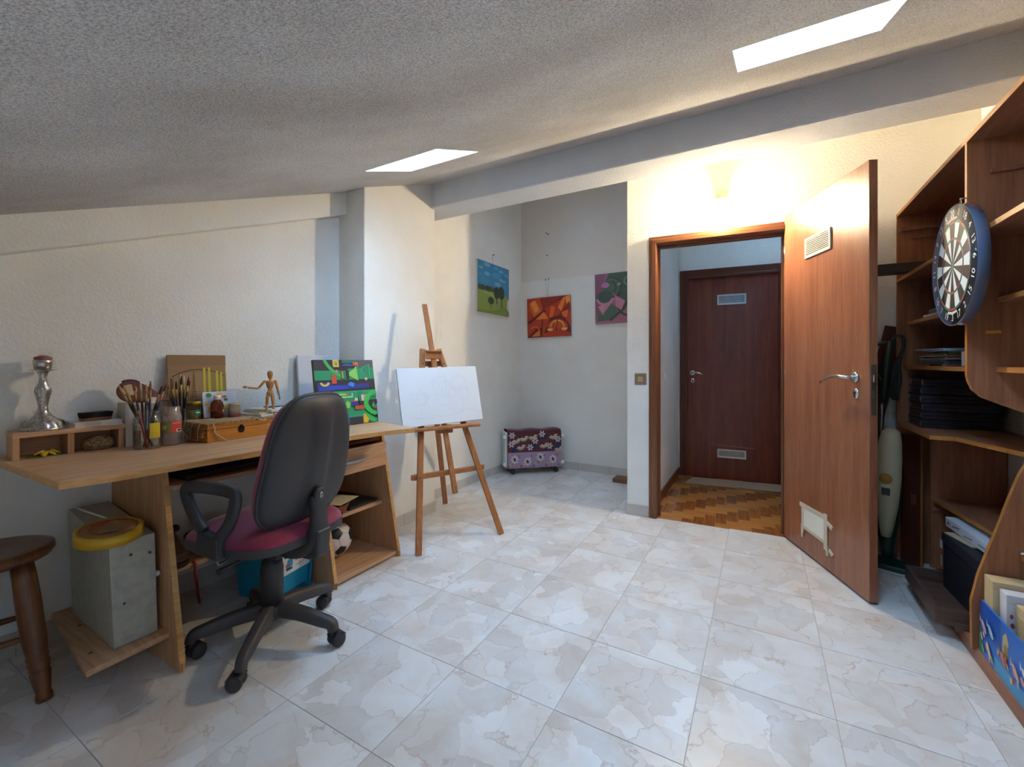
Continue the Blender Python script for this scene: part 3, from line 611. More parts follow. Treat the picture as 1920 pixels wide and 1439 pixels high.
def panel(pts, mat):
    c = sum(pts, Vector())/len(pts); nrm = c.normalized(); t = nrm.orthogonal().normalized(); k = nrm.cross(t)
    pts = sorted(pts, key=lambda p: math.atan2((p-c).dot(k), (p-c).dot(t))); rings = []
    for q in (1, .97, .9, .55):
        r = []
        for i, p in enumerate(pts):
            pn = pts[(i+1) % len(pts)]
            for s_ in (0, .5): x = c+(p.lerp(pn, s_)-c)*q; r.append(x.normalized()*(.096 if q < 1 else .0925))
        rings.append(r)
    m_ = len(rings[0]); vs = [v for r in rings for v in r]+[nrm*.0965]
    fs = [(i*m_+j, i*m_+(j+1) % m_, (i+1)*m_+(j+1) % m_, (i+1)*m_+j) for i in range(3) for j in range(m_)]+[(3*m_+j, 3*m_+(j+1) % m_, 4*m_) for j in range(m_)]
    G().add(vs, fs, True).build('ball_panel', mat, fb)
M_BW, M_BB = flat('#d9d2ce', .4), flat('#1d1d22', .4)
for a in ico:
    nb = [b for b in ico if b is not a and (b-a).length < edl]; panel([a.lerp(b, 1/3) for b in nb], M_BB)
tri = [(a, b, c) for i, a in enumerate(ico) for j, b in enumerate(ico) for k, c in enumerate(ico) if i < j < k and (a-b).length < edl and (b-c).length < edl and (a-c).length < edl]
for a, b, c in tri: panel([a.lerp(b, 1/3), b.lerp(a, 1/3), b.lerp(c, 1/3), c.lerp(b, 1/3), c.lerp(a, 1/3), a.lerp(c, 1/3)], M_BW)
bk = thing('wicker_basket', 'small round wicker basket on the middle shelf of the desk', 'basket', (-1.955, 1.525, .301))
M_WICK = wood('wicker', ['#7a3c20', '#a0562e'], 'x', 2, .6)
G().lathe([(.0, .002), (.05, .002), (.062, .02), (.075, .055), (.071, .055), (.058, .022), (.0, .008)], seg=28, cap=False).build('basket_wall', M_WICK, bk)
g = G()
for k in range(7): rr = .056+.003*k; g.tube([((rr+.0025*math.sin(9*t+k*PI))*math.cos(t), (rr+.0025*math.sin(9*t+k*PI))*math.sin(t), .008+.0075*k) for t in [2*PI*i/54 for i in range(54)]], .0032, 5, closed=True)
g.build('woven_strands', M_WICK, bk)['kind'] = 'stuff'
pp = thing('paper_sheet', 'cream paper sheet resting across the wicker basket', 'paper', (-1.97, 1.585, .358), .3, rot=(.02, -.03, .25))
G().box(-.13, .06, -.085, .075, 0, .0012).build('sheet', flat('#cfc8a8', .8), pp)
fo = thing('black_folder', 'flat black folder lying on the middle shelf of the desk', 'folder', (-2.09, 1.70, .3005), .05)
G().box(-.17, .16, -.105, .10, 0, .006).box(-.17, .16, -.10, .105, .007, .013).build('folder_cover', flat('#1b1c20', .4), fo, .001)
tb = thing('storage_tub', 'turquoise plastic storage tub with a label under the desk', 'tub', (-2.04, 1.265, 0), .2)
M_TUB = plastic('turquoise_plastic', '#0a86ab', .35)
def ring(x0, x1, y0, y1, z): return [(x0, y0, z), (x1, y0, z), (x1, y1, z), (x0, y1, z)]
g = G(); g.add(ring(-.12, .115, -.10, .10, .0)+ring(-.14, .135, -.115, .115, .27)+ring(-.128, .123, -.103, .103, .27)+ring(-.11, .105, -.09, .09, .012), [(3, 2, 1, 0)]+[(i+o, (i+1) % 4+o, (i+1) % 4+o+4, i+o+4) for o in (0, 4, 8) for i in range(4)]+[(12, 13, 14, 15)]); g.build('tub_body', M_TUB, tb, .006)
g = G(); g.box(-.148, .143, -.122, -.112, .25, .275).box(-.148, .143, .112, .122, .25, .275).box(.133, .146, -.112, .112, .25, .275).box(-.15, -.137, -.112, .112, .25, .275); g.build('tub_rim', M_TUB, tb, .004)
for y in (-.09, .075): G().hexa([(.115, y, 0), (.124, y, 0), (.124, y+.018, 0), (.115, y+.018, 0)], [(.135, y, .12), (.134, y, .12), (.134, y+.018, .12), (.135, y+.018, .12)]).build('rib', M_TUB, tb)
G().prism(arcband(0, 0, .0, .07, 0, PI, 12), .114, .1175, 'x').build('arch_recess', plastic('deep_turquoise', '#04566e', .4), tb)
fm = frame3((.1235, -.085, .115), (0, 1, 0), (.02/.27, 0, 1))
prints('tub_label', [('#d9dcdc', R_(0, .17, 0, .115)), ('#2d86ad', [(.02, .025), (.06, .035), (.062, .075), (.03, .07)]), ('#1f3f73', R_(.025, .06, .018, .03)), ('#c8532c', E_(.03, .045, .013, .007, 12)), ('#d7792c', [(.075, .045), (.12, .06), (.12, .075), (.075, .06)]), ('#8a9098', line((.08, .025), (.14, .032), .004)), ('#3f9ac2', R_(.01, .035, .08, .1))], fm, tb)
G().prism([(-.02, 0), (.02, 0), (.009, .03), (.012, .075), (-.012, .075), (-.009, .03)], -.006, .006, 'x').xf(Matrix.Translation((.12, .112, .26))).build('tub_clip', plastic('pale_green_plastic', '#8fb98f', .4), tb)
bt = thing('brown_boot', 'worn brown leather shoe on the rear shelf under the desk', 'shoe', (-2.27, .93, .2065), .1)
G().add(*[[(x, y*wd, z) for x, wd, z in ((-.03, 1, .012), (.06, 1, .012), (.065, .9, .05), (.02, .7, .09), (-.03, .6, .15)) for y in (-.045, .045)], [(0, 1, 3, 2), (2, 3, 5, 4), (4, 5, 7, 6), (6, 7, 9, 8), (8, 9, 1, 0), (0, 2, 4, 6, 8), (1, 9, 7, 5, 3)]]).build('shoe_upper', fabric('worn_leather', '#5d4030', '#6f4e3a', 60), bt, .015, 3)
G().prism(E_(.02, 0, .065, .05, 18), 0, .016).build('sole', flat('#1f1a18', .7), bt, .003)
G().lathe([(.026, .145), (.03, .155), (.024, .165), (.02, .155)], (-.0, 0, 0), 14).build('shoe_collar', flat('#241c1a', .8), bt)
rs = G().tube([(-2.205, .985, .212), (-2.192, .987, .2), (-2.194, .988, .16), (-2.188, .992, .11), (-2.193, .998, .06), (-2.19, 1.004, .02)], .006, 6); tag(rs.build('red_strap', flat('#8a1620', .7)), 'red strap hanging from the rear shelf under the desk', 'strap')
bg_ = thing('dark_bag', 'dark crumpled bag on the rear shelf beside the brown shoe', 'bag', (-2.28, 1.10, .2065))
g = G().ball((0, 0, .07), .07, .10, .07, 16, 10); g.v = [(x, y, max(0, z+.008*math.sin(60*x)+.008*math.sin(50*y+1))) for x, y, z in g.v]; g.build('bag_body', flat('#17120f', .7), bg_)
cs = thing('flat_portfolio', 'flat dark portfolio lying on the keyboard tray of the desk', 'portfolio', (-2.03, 1.0, .6455))
G().box(-.16, .12, -.17, .22, 0, .022).build('portfolio_cover', flat('#2c1c22', .5), cs, .003)

# ------------------------------------------------------------------ office chair
ch = thing('office_chair', 'swivel office chair with burgundy cushions and black plastic back', 'chair', (-1.686, 1.03, 0), math.radians(190))
rel = math.radians(20.2-190)
def catmull(P, k=6):
    P = [Vector(p) for p in P]; o = []
    for i in range(len(P)-1):
        a, b, c, d = P[max(i-1, 0)], P[i], P[i+1], P[min(i+2, len(P)-1)]
        for j in range(k): t = j/k; o.append(.5*((2*b)+(c-a)*t+(2*a-5*b+4*c-d)*t*t+(3*b-a-3*c+d)*t**3))
    return o+[P[-1]]
def sweep(g, P, ws, hs, up=Vector((0, 0, 1))):
    """rounded rectangular section swept along P"""
    n = len(P); sec = [(math.copysign(abs(math.cos(a))**.55, math.cos(a)), math.copysign(abs(math.sin(a))**.55, math.sin(a))) for a in [2*PI*(j+.5)/12 for j in range(12)]]; vs = []
    for i, p in enumerate(P):
        t = (P[min(i+1, n-1)]-P[max(i-1, 0)]).normalized(); u = t.cross(up).normalized(); k = u.cross(t)
        vs += [p+u*x*ws[i]/2+k*y*hs[i]/2 for x, y in sec]
    return g.add(vs, [(i*12+j, i*12+(j+1) % 12, (i+1)*12+(j+1) % 12, (i+1)*12+j) for i in range(n-1) for j in range(12)]+[tuple(range(12))[::-1], tuple((n-1)*12+j for j in range(12))], True)
for k in range(5):
    a = rel+k*2*PI/5; d = Vector((math.cos(a), math.sin(a), 0)); q = Vector((-d.y, d.x, 0))
    P = catmull([d*.03+Vector((0, 0, .125)), d*.12+Vector((0, 0, .118)), d*.21+Vector((0, 0, .10)), d*.255+Vector((0, 0, .088)), d*.265+Vector((0, 0, .062))], 5)
    n_ = len(P); arm = sweep(G(), P, [.06-.026*i/n_ for i in range(n_)], [.045-.012*i/n_ for i in range(n_)], q).build('base_leg', M_BLACK2, ch)
    w0 = d*.262-q*.0; cast = G()
    sw_ = a+1.1+k*.9; sd = Vector((math.cos(sw_), math.sin(sw_), 0)); sq = Vector((-sd.y, sd.x, 0)); c0 = w0+sd*.016
    for s_ in (-1, 1):
        g = G().lathe([(0, -.012), (.022, -.012), (.0265, -.006), (.0265, .006), (.022, .012), (0, .012)], seg=20, cap=False).xf(frame3(tuple(c0+sq*.016*s_+Vector((0, 0, .0268))), sd, (0, 0, 1)))
        cast.add(g.v, g.f, True)
    cast.cone(tuple(w0+Vector((0, 0, .03))), tuple(w0+Vector((0, 0, .075))), .008, .010)
    hood = arcband(0, 0, .0272, .0295, .5, PI-.5, 10); g = G().prism(hood, -.026, .026, 'z').xf(frame3(tuple(c0+Vector((0, 0, .0268))), sd, (0, 0, 1))); cast.add(g.v, g.f)
    cast.build('caster', M_BLACK, arm)
G().lathe([(.0, .085), (.03, .085), (.045, .10), (.05, .14), (.03, .15)], seg=24).build('base_hub', M_BLACK2, ch)
G().lathe([(.04, .13), (.041, .29), (.037, .30), (.036, .315), (.030, .317), (.030, .345), (.022, .347), (.022, .40)], seg=24).build('column_cover', M_BLACK, ch)
G().box(-.10, .10, -.07, .07, .355, .395).box(-.22, -.1, -.03, .03, .36, .39).build('seat_mechanism', M_BLACK, ch, .008)
G().tube([(.0, .06, .372), (.0, .16, .37), (.0, .22, .366)], [.005, .005, .012], 8).build('height_lever', M_BLACK, ch)
def pad(outl, rings, f):
    g = G(); n = len(outl); vs = []
    for r in rings:
        for y, z in outl: vs.append(f(y*r, z*r, r))
    vs.append(f(0, 0, 0)); m_ = len(rings)
    g.add(vs, [(i*n+j, i*n+(j+1) % n, (i+1)*n+(j+1) % n, (i+1)*n+j) for i in range(m_-1) for j in range(n)]+[((m_-1)*n+j, (m_-1)*n+(j+1) % n, m_*n) for j in range(n)], True); return g
RG = [1, .985, .95, .88, .75, .5, .25]
def sup(a, p): return math.copysign(abs(math.cos(a))**p, math.cos(a)), math.copysign(abs(math.sin(a))**p, math.sin(a))
so = [(.235*sup(2*PI*i/48, .55)[0], .232*sup(2*PI*i/48, .55)[1]) for i in range(48)]
g = pad(so, RG, lambda x, y, r: (x+.02, y, .452+.048*(1-r**6)**.5+.012*(1-r*r)-(.02*max(0, x-.12)/.1)))
h = pad(so, RG, lambda x, y, r: (x+.02, y, .446-.03*(1-r**8)**.5-(.018*max(0, x-.12)/.1)))
g.build('seat_cushion', M_RED, ch)
lo = G(); lo.add([(x*1.0+.0, y, z-.002) for x, y, z in h.v], h.f, True); lo.build('seat_shell', M_BLACK, ch)
G().add([(p[0]*1.008+.02, p[1]*1.008, z) for z in (.428, .458) for p in so], [(j, (j+1) % 48, 48+(j+1) % 48, 48+j) for j in range(48)], True).build('seat_rim', M_BLACK, ch)
# back: outline tapers upward; local u across, v up
def bo(i, n=56):
    c, s_ = sup(2*PI*i/n, .62); v = .245*s_; wdt = .225-.052*(v+.245)/.49-.0*s_; return wdt*c, v
bo_ = [bo(i) for i in range(56)]
def bx_(u, v): return -.195-.05*(v/.245)*.9+.42*u*u*1.0-.02*math.cos(v/.245*1.4)+.0
BZ = .735
def fr_(u, v, r): return (bx_(u, v)+.008+.062*(1-r**12)**.42, u, BZ+v)
def sh_(u, v, r): return (bx_(u, v)+.004-.026*(1-r**9)**.5-(.012*max(0, 1-(abs(u)/.052)**4) if abs(u) < .052 else 0)*(1-r**4), u, BZ+v)
pad(bo_, RG, fr_).build('back_cushion', M_RED, ch)
RG2 = [1, .985, .95, .88, .78, .68, .58, .48, .38, .28, .2, .1]
pad(bo_, RG2, sh_).build('back_shell', M_BLACK, ch)
G().tube([(bx_(u*1.005, v*1.005)+.008, u*1.005, BZ+v*1.005) for u, v in bo_], .0075, 8, closed=True).build('back_piping', M_BLACK, ch)
zb = bx_(0, -.15)-.03; SX = .067
P = catmull([(zb-.008, 0, .60), (zb-.022, 0, .54), (-.30+SX, 0, .47), (-.285+SX, 0, .42), (-.235+SX, 0, .385), (-.10, 0, .375)], 4)
P2 = P; sweep(G(), P2, [.06+.028*min(1, i/14) for i in range(len(P2))], [.04]*8+[.055]*(len(P2)-8), Vector((0, 1, 0)).cross(Vector((0, 0, 1)))).build('spine_upper', M_BLACK, ch)
G().hexa([(-.325+SX, -.032, .37), (-.20+SX, -.032, .355), (-.20+SX, .032, .355), (-.325+SX, .032, .37)], [(-.333+SX, -.036, .475), (-.265+SX, -.036, .475), (-.265+SX, .036, .475), (-.333+SX, .036, .475)]).build('spine_cover', M_BLACK, ch, .012, 3)
kx = bx_(0, -.16)-.035
kn = G().lathe([(0, 0), (.014, 0), (.014, -.012), (.026, -.014), (.0275, -.03), (.022, -.034), (0, -.033)], (kx, 0, .60), 20, 'x', False).build('tension_knob', M_BLACK, ch)
G().lathe([(0, -.0325), (.012, -.0325), (.011, -.036), (0, -.036)], (kx, 0, .60), 16, 'x', False).build('knob_cap', M_STEEL, kn)
for s_ in (1, -1):
    y = .245*s_
    P = catmull([(.035, y, .512), (.07, y, .545), (.11, y, .605), (.125, y, .645), (.10, y, .662), (0, y, .668), (-.09, y, .664), (-.115, y, .648), (-.108, y, .605), (-.085, y, .55), (-.045, y, .505), (-.03, y, .47), (-.028, y, .44)], 5)
    sweep(G(), P, [.042]*len(P), [.026]*len(P), Vector((0, 1, 0))).build('armrest', M_BLACK, ch)
    G().hexa([(-.05, y-.016, .425), (.07, y-.016, .44), (.07, y+.016, .44), (-.05, y+.016, .425)], [(-.045, y-.018, .50), (.045, y-.018, .52), (.045, y+.018, .52), (-.045, y+.018, .50)]).build('arm_bracket', M_BLACK, ch, .005)
    G().tube([(-.02, y, .43), (-.02, y-.01*s_, .40), (0, y-.1*s_, .405)], .005, 6).build('bracket_rod', M_STEEL, ch)

# ------------------------------------------------------------------ stool
st = thing('wooden_stool', 'dark turned-leg wooden stool beside the desk at the left edge', 'stool', (-2.17, .385, 0))
G().lathe([(0, .448), (.11, .448), (.142, .454), (.15, .468), (.148, .484), (.13, .488), (.07, .481), (0, .479)], seg=40, cap=False).build('seat', M_STOOL, st)
for k in range(4):
    a = math.radians(34+90*k); d = Vector((math.cos(a), math.sin(a), 0)); p0 = d*.168; p1 = d*.095+Vector((0, 0, .455))
    pr = [(0, .021), (.03, .0215), (.06, .018), (.12, .022), (.20, .026), (.215, .022), (.225, .0265), (.24, .024), (.27, .028), (.29, .024), (.31, .0285), (.33, .026), (.42, .030), (.60, .031), (.80, .029), (1, .026)]
    G().tube([p0.lerp(p1, t) for t, r in pr], [r for t, r in pr], 16).build('leg', M_STOOL, st)
for k in range(4):
    a, b = math.radians(34+90*k), math.radians(124+90*k); z = .21 if k % 2 else .17; t = z/.455; q = .168+(.095-.168)*t
    pa, pb = Vector((math.cos(a)*q, math.sin(a)*q, z)), Vector((math.cos(b)*q, math.sin(b)*q, z))
    G().tube([pa.lerp(pb, t) for t in (0, .2, .5, .8, 1)], [.007, .009, .012, .009, .007], 10).build('stretcher', M_STOOL, st)

# ------------------------------------------------------------------ easel with a drawing board
ea = thing('easel', 'wooden tripod easel holding a pencil sketch beside the desk end', 'easel', (-1.57, 2.14, 0))
ED = Vector((.44, .9, 0)).normalized()
def EP(f, s, off=0):
    nrm = Vector((.9, -.44, 0)).normalized(); return Vector((-.3*f, .06*f, 1.187*f))+ED*s+nrm*off
def flatbar(p, q, w_, d_): return G().bar(p, q, w_, d_, ED.cross((q-p).normalized()))
for s_ in (-1, 1): flatbar(EP(0.0, .28*s_), EP(1.0, .055*s_), .036, .02).build('front_leg', M_PINE, ea, .004)
flatbar(EP(.25, .0, .02), EP(1.25, 0, .02), .034, .018).build('mast', M_PINE, ea, .005)
flatbar(Vector((-.567, .55, 0)), EP(.93, 0, -.03), .036, .02).build('rear_leg', M_PINE, ea, .003)
for f, a, off in ((.35, .25, -.018), (.92, .085, -.018)):
    G().bar(EP(f, -a, off), EP(f, a, off), .018, .034).build('cross_bar', M_PINEY, ea, .006)
for s_ in (-1, 1): G().bar(EP(.35, .19*s_+.0, -.016), EP(.35, .235*s_, -.016), .02, .036).build('cross_bar_end', M_PINEY, ea, .006)
G().bar(EP(.585, -.285, .035), EP(.585, .238, .035), .055, .02).build('canvas_tray', M_PINEY, ea, .005)
G().bar(EP(.575, -.05, .02), EP(.575, .05, .02), .03, .05).build('tray_block', M_PINE, ea, .003)
clp = G().bar(EP(.965, -.055, .035), EP(.965, .055, .035), .012, .05).bar(EP(.988, -.055, .045), EP(.988, .055, .045), .03, .012).build('top_clamp', M_PINEY, ea, .005)
for s_ in (-.025, .025): G().ball(tuple(EP(.965, s_, .043)), .004, seg=8, rings=6).build('clamp_screw', M_CHROME, clp)
for s_ in (-1, 1):
    for f in (.35, .92, .6):
        G().ball(tuple(EP(f, (.28-.225*f)*s_, .0105)), .0045, seg=8, rings=6).build('bolt', flat('#6b4a34', .5, .6), ea)
o_ = Vector((-1.57, 2.14, 0))+EP(.597, -.278, .032); v_ = (EP(.89, 0)-EP(.597, 0)); H_ = v_.length
cv = picture('sketch_canvas', 'white canvas with a faint pencil sketch standing on the easel', tuple(o_), ED, v_, .555, H_, .017, None, '#d6d8dc', None, 'canvas')
random.seed(11); pc = '#c0c3ca'; sk = []
def scrib(x, y, r, n, ky=1):
    pts = []
    for i in range(n+1):
        a = i*2*PI/n*1.15; q = r*(1+.22*math.sin(i*2.7)+random.uniform(-.1, .1)); pts.append((x+q*math.cos(a), y+q*ky*math.sin(a)))
    for p, q in zip(pts, pts[1:]): sk.append((pc, line(p, q, .0014)))
def stroke(pts):
    for p, q in zip(pts, pts[1:]): sk.append((pc, line(p, q, .0014)))
scrib(.13, .165, .055, 14, .8); scrib(.14, .16, .035, 9); stroke([(.13, .12), (.127, .06)]); scrib(.285, .235, .06, 18); scrib(.29, .24, .03, 10); scrib(.41, .25, .055, 15); scrib(.43, .18, .045, 12); scrib(.34, .2, .04, 10)
stroke([(.33, .19), (.325, .14), (.34, .09), (.37, .055)]); stroke([(.42, .18), (.425, .13), (.41, .07), (.40, .055)]); stroke(arcband(.28, .08, .0, .04, 0, PI, 10)[:11]); stroke([(.05, .06), (.12, .045), (.2, .06), (.26, .045), (.37, .055), (.43, .08), (.50, .07), (.545, .045)]); stroke([(.08, .05), (.15, .04), (.22, .04)]); stroke([(.2, .25), (.24, .29)]); stroke([(.27, .3), (.28, .345)]); stroke([(.29, .29), (.31, .33)])
prints('pencil_lines', sk, Matrix.Translation((0, 0, .017)), cv, start=.0006, step=.000002)
# ------------------------------------------------------------------ things on the desk
random.seed(21)
RW = -math.atan(.073)
og = thing('desk_organizer', 'low beech desk organizer with two open compartments at the desk end', 'organizer', (-2.355, .622, DZ), RW)
G().box(-.06, .06, -.155, .155, .078, .096).build('top_board', M_BEECH, og, .001)
for y, n_ in ((-.146, 'side_board'), (-.005, 'divider'), (.143, 'side_board')): G().box(-.06, .056, y-.009, y+.009, 0, .078).build(n_, M_BEECHZ, og, .001)
G().box(-.06, -.052, -.137, .134, .0, .078).build('back_board', M_BEECH, og)
OT = DZ+.096
cd = thing('candlestick', 'ornate silver candlestick standing on the desk organizer', 'candlestick', (-2.362, .552, OT))
m, n, l, b = newmat('tarnished_silver'); b.inputs['Metallic'].default_value = 1; b.inputs['Roughness'].default_value = .28
v = coords(n, l, (1, 1, 1)); a = noise(n, l, v, 160, 4); l.new(ramp(n, l, a.outputs['Fac'], [(.3, '#8f8984'), (.65, '#d4cfc9')]).outputs[0], b.inputs['Base Color'])
prof = [(.0, 0), (.062, 0), (.063, .006), (.058, .010), (.056, .016), (.052, .03), (.038, .040), (.026, .052), (.019, .066), (.0165, .075), (.0175, .080), (.0155, .084), (.017, .10), (.022, .125), (.025, .145), (.0245, .155), (.018, .168), (.0125, .180), (.0135, .186), (.012, .192), (.0135, .205), (.017, .212), (.0195, .218), (.026, .222), (.031, .252), (.0315, .262), (.029, .264), (.0, .262)]
def flute(z): return 1 if .016 <= z <= .034 or .126 <= z <= .158 else 0
vs = []; sg = 72; prof = [(r*.86 if z > .06 else r, z) for r, z in prof]
for r, z in prof:
    for j in range(sg):
        t = 2*PI*j/sg+z*14; q = r*(1+.10*flute(z)*math.sin(12*t)); vs.append((q*math.cos(2*PI*j/sg), q*math.sin(2*PI*j/sg), z))
G().add(vs, [(i*sg+j, i*sg+(j+1) % sg, (i+1)*sg+(j+1) % sg, (i+1)*sg+j) for i in range(len(prof)-1) for j in range(sg)], True).build('candlestick_body', m, cd)
G().lathe([(.012, .219), (.03, .223), (.043, .226), (.044, .227), (.03, .2255), (.012, .222)], seg=32, cap=False).build('drip_pan', m, cd)
G().lathe([(0, .262), (.024, .262), (.025, .274), (.018, .276), (.008, .281), (0, .281)], seg=14).build('wax_stub', flat('#8a5248', .5), cd)
nb = thing('notebook', 'white paper-covered book lying on the desk organizer under a brush', 'book', (-2.363, .695, OT), RW+.05)
G().box(-.055, .058, -.068, .075, .002, .016).build('page_block', flat('#cfc6ba', .8), nb)
G().box(-.057, .060, -.07, .077, 0, .002).box(-.057, .060, -.07, .077, .016, .0185).build('cover', flat('#d6cdc6', .5), nb)
br = thing('shoe_brush', 'small wooden brush with black bristles on the white book', 'brush', (-2.36, .702, OT+.019), RW+.15)
G().prism([(x*1.0, y) for x, y in [(.02*sup(2*PI*i/28, .6)[0], .05*sup(2*PI*i/28, .6)[1]) for i in range(28)]], 0, .012).build('brush_back', wood('brush_wood', ['#7a4a2a', '#97643c'], 'y'), br, .003)
g = G(); 
for i in range(4):
    for j in range(11): x, y = -.0135+.009*i, -.042+.0084*j; g.bar((x, y, .011), (x*1.25, y*1.08, .033), .0085, .008)
g.build('bristles', flat('#141216', .8), br)['kind'] = 'stuff'
yf = thing('yellow_flower', 'crumpled yellow flower lying in the left organizer compartment', 'flower', (-2.325, .55, DZ+.001))
G().prism([(x, y) for x, y in E_(0, 0, .03, .055, 14)], 0, .003).build('flower_base', flat('#5a6a2a', .8), yf)
for i in range(9):
    a = i*.7; pt = G().ball((0, 0, 0), .016, .008, .004, 10, 6).xf(Matrix.Translation((.018*math.cos(a), .03*math.sin(a)+.003*i-.01, .009+.0018*(i % 4))) @ Matrix.Rotation(a, 4, 'Z') @ Matrix.Rotation(.5, 4, 'Y')); pt.build('petal', flat('#c9ab28', .7), yf)
rk = thing('rough_stone', 'rough brown stone lying in the right organizer compartment', 'stone', (-2.325, .70, DZ))
g = G().ball((0, 0, .024), .030, .050, .03, 20, 12)
from mathutils import noise as mn
g.v = [tuple(Vector(p)+Vector((1, 1, .6))*.012*mn.noise(Vector(p)*55)) for p in g.v]; g.v = [(x, y, max(z, 0)) for x, y, z in g.v]
m, n, l, b = newmat('rough_stone'); v = coords(n, l, (1, 1, 1)); a = noise(n, l, v, 120, 5); l.new(ramp(n, l, a.outputs['Fac'], [(.35, '#6f563c'), (.65, '#b08c66')]).outputs[0], b.inputs['Base Color']); b.inputs['Roughness'].default_value = .95; bump(n, l, b, a.outputs['Fac'], 1, .006)
for i in range(len(g.sm)): g.sm[i] = False
g.build('stone_body', m, rk)
bo2 = thing('upright_book', 'thick white book with large dark numerals on its spine, standing by the brush jar', 'book', (-2.32, .80, DZ), RW)
G().box(-.07, .035, -.024, .026, 0, .178).build('cover', flat('#c9beb2', .6), bo2, .002)
G().box(-.068, .033, -.021, .023, .170, .1785).build('page_block', flat('#d8cfc0', .8), bo2)
fm = frame3((.0352, -.024, 0), (0, 1, 0), (0, 0, 1))
prints('spine_print', [('#4a1c2a', R_(.026, .050, .0, .062)), ('#b99a70', line((.024, .088), (.050, .068), .008)), ('#5a2433', R_(.026, .05, .092, .097))], fm, bo2)
for i, c_ in enumerate('200'): text('spine_numeral', c_, .036, flat('#451a28', .6), fm @ Matrix.Translation((.038, .157-.027*i, .001)), bo2)
pa = thing('paint_palette', 'brown drop-shaped palette with a pale round inset leaning on the wall behind the brushes', 'palette', (-2.30, .80, .93), rot=(0, math.radians(-18), RW))
pr = [(.047*math.cos(a), .047*math.sin(a)) for a in [math.radians(x) for x in range(60, 291, 15)]]+[(.03, -.052), (.075, -.048), (.125, -.05), (.13, -.042), (.09, -.01), (.05, .025)]
G().prism([(y, z+.05) for y, z in pr], -.006, .006, 'x').build('palette_board', wood('palette_wood', ['#5a2a1a', '#74382a'], 'y', 1, .4), pa, .002)
g = G().prism([(y, z+.05) for y, z in E_(-.004, .005, .024, .024, 20)], .006, .0075, 'x'); g.build('palette_inset', flat('#b59a78', .6), pa)
G().tube([(.0, .02*0+.047*math.cos(a), .05+.047*math.sin(a)) for a in [math.radians(x) for x in range(50, 130, 10)]], .0065, 8).build('dark_edge', flat('#1c1416', .5), pa)
G().prism([(y, z) for y, z in arcband(.07, -.01, 0, .028, 0, PI, 12)], .006, .008, 'x').build('paper_round', flat('#d3cbb8', .7), pa)

# paintbrushes: one model, copied
def brush(loc, tip, L, hcol, bcol, label, group, wd=1, tipc='#b99a62', name='paintbrush'):
    d = Vector(tip)-Vector(loc); q = d.to_track_quat('Z', 'Y'); t = thing(name, label, 'brush', loc, group=group); t.rotation_euler = q.to_euler()
    k = (hcol, bcol, L, wd, tipc)
    if k not in BR:
        BR[k] = (G().tube([(0, 0, 0), (0, 0, L*.35), (0, 0, L*.62), (0, 0, L*.70)], [.0016, .0032*wd, .0042*wd, .0032*wd], 8).mesh('handle', flat(hcol, .3)),
                 G().tube([(0, 0, L*.70), (0, 0, L*.86)], [.0033*wd, .0036*wd], 8).mesh('ferrule', flat(tipc, .3, .9)),
                 G().tube([(0, 0, L*.86), (0, 0, L*.94), (0, 0, L)], [.0034*wd, .0036*wd, .0016*wd], 8).mesh('bristles', flat(bcol, .8)))
    for me, nn in zip(BR[k], ('handle', 'ferrule', 'bristles')): inst(me, nn, t)
    return t
BR = {}
def jar(name, label, loc, prof, wall=.0025, mat=None, cat='jar', seg=28):
    t = thing(name, label, cat, loc); inner = [(max(r-wall, 0), z+(wall if i == 0 else 0)) for i, (r, z) in enumerate(prof)][::-1]
    G().lathe([(0, 0)]+prof+inner+[(0, wall*1.5)], seg=seg, cap=False).build('glass_body', mat or M_GLASS, t); return t
def curved_label(t, r, a0, a1, z0, z1, shapes, name='label'):
    """print wrapped on a round jar: shapes in (angle fraction, height fraction)"""
    g = []; me = bpy.data.meshes.new(name); vs = []; fs = []; mi = []; cols = []; h = r+.0006
    for col, x0, x1, y0, y1 in shapes:
        if col not in cols: cols.append(col)
        for i in range(8):
            o = len(vs)
            for f, y in ((i/8, y0), ((i+1)/8, y0), ((i+1)/8, y1), (i/8, y1)):
                a = a0+(a1-a0)*(x0+(x1-x0)*f); vs.append((h*math.cos(a), h*math.sin(a), z0+(z1-z0)*y))
            fs.append((o, o+1, o+2, o+3)); mi.append(cols.index(col))
        h += .0003
    me.from_pydata(vs, [], fs); me.polygons.foreach_set('material_index', mi)
    for c in cols: me.materials.append(flat(c, .5))
    o = bpy.data.objects.new(name, me); COL.objects.link(o); o.parent = t
J1 = (-2.18, .81, DZ)
j1 = jar('brush_jar', 'tall glass jar with a yellow label holding paintbrushes beside the upright book', J1, [(.044, 0), (.048, .006), (.049, .11), (.047, .122), (.041, .132), (.041, .138), (.043, .140), (.043, .152), (.041, .154)])
curved_label(j1, .049, -.25, .52, .045, .105, [('#c9b01f', 0, 1, 0, 1), ('#a8921c', .15, .85, .1, .14), ('#a8921c', .15, .85, .22, .26), ('#a8921c', .15, .7, .34, .38)])
ORD = ('leftmost', 'second from the left', 'third from the left', 'fourth from the left', 'fifth from the left', 'sixth from the left', 'seventh from the left', 'eighth from the left', 'rightmost')
lab = [o+' of the paintbrushes in the yellow-label jar' for o in ORD[:6]+('rightmost', 'seventh from the left')]
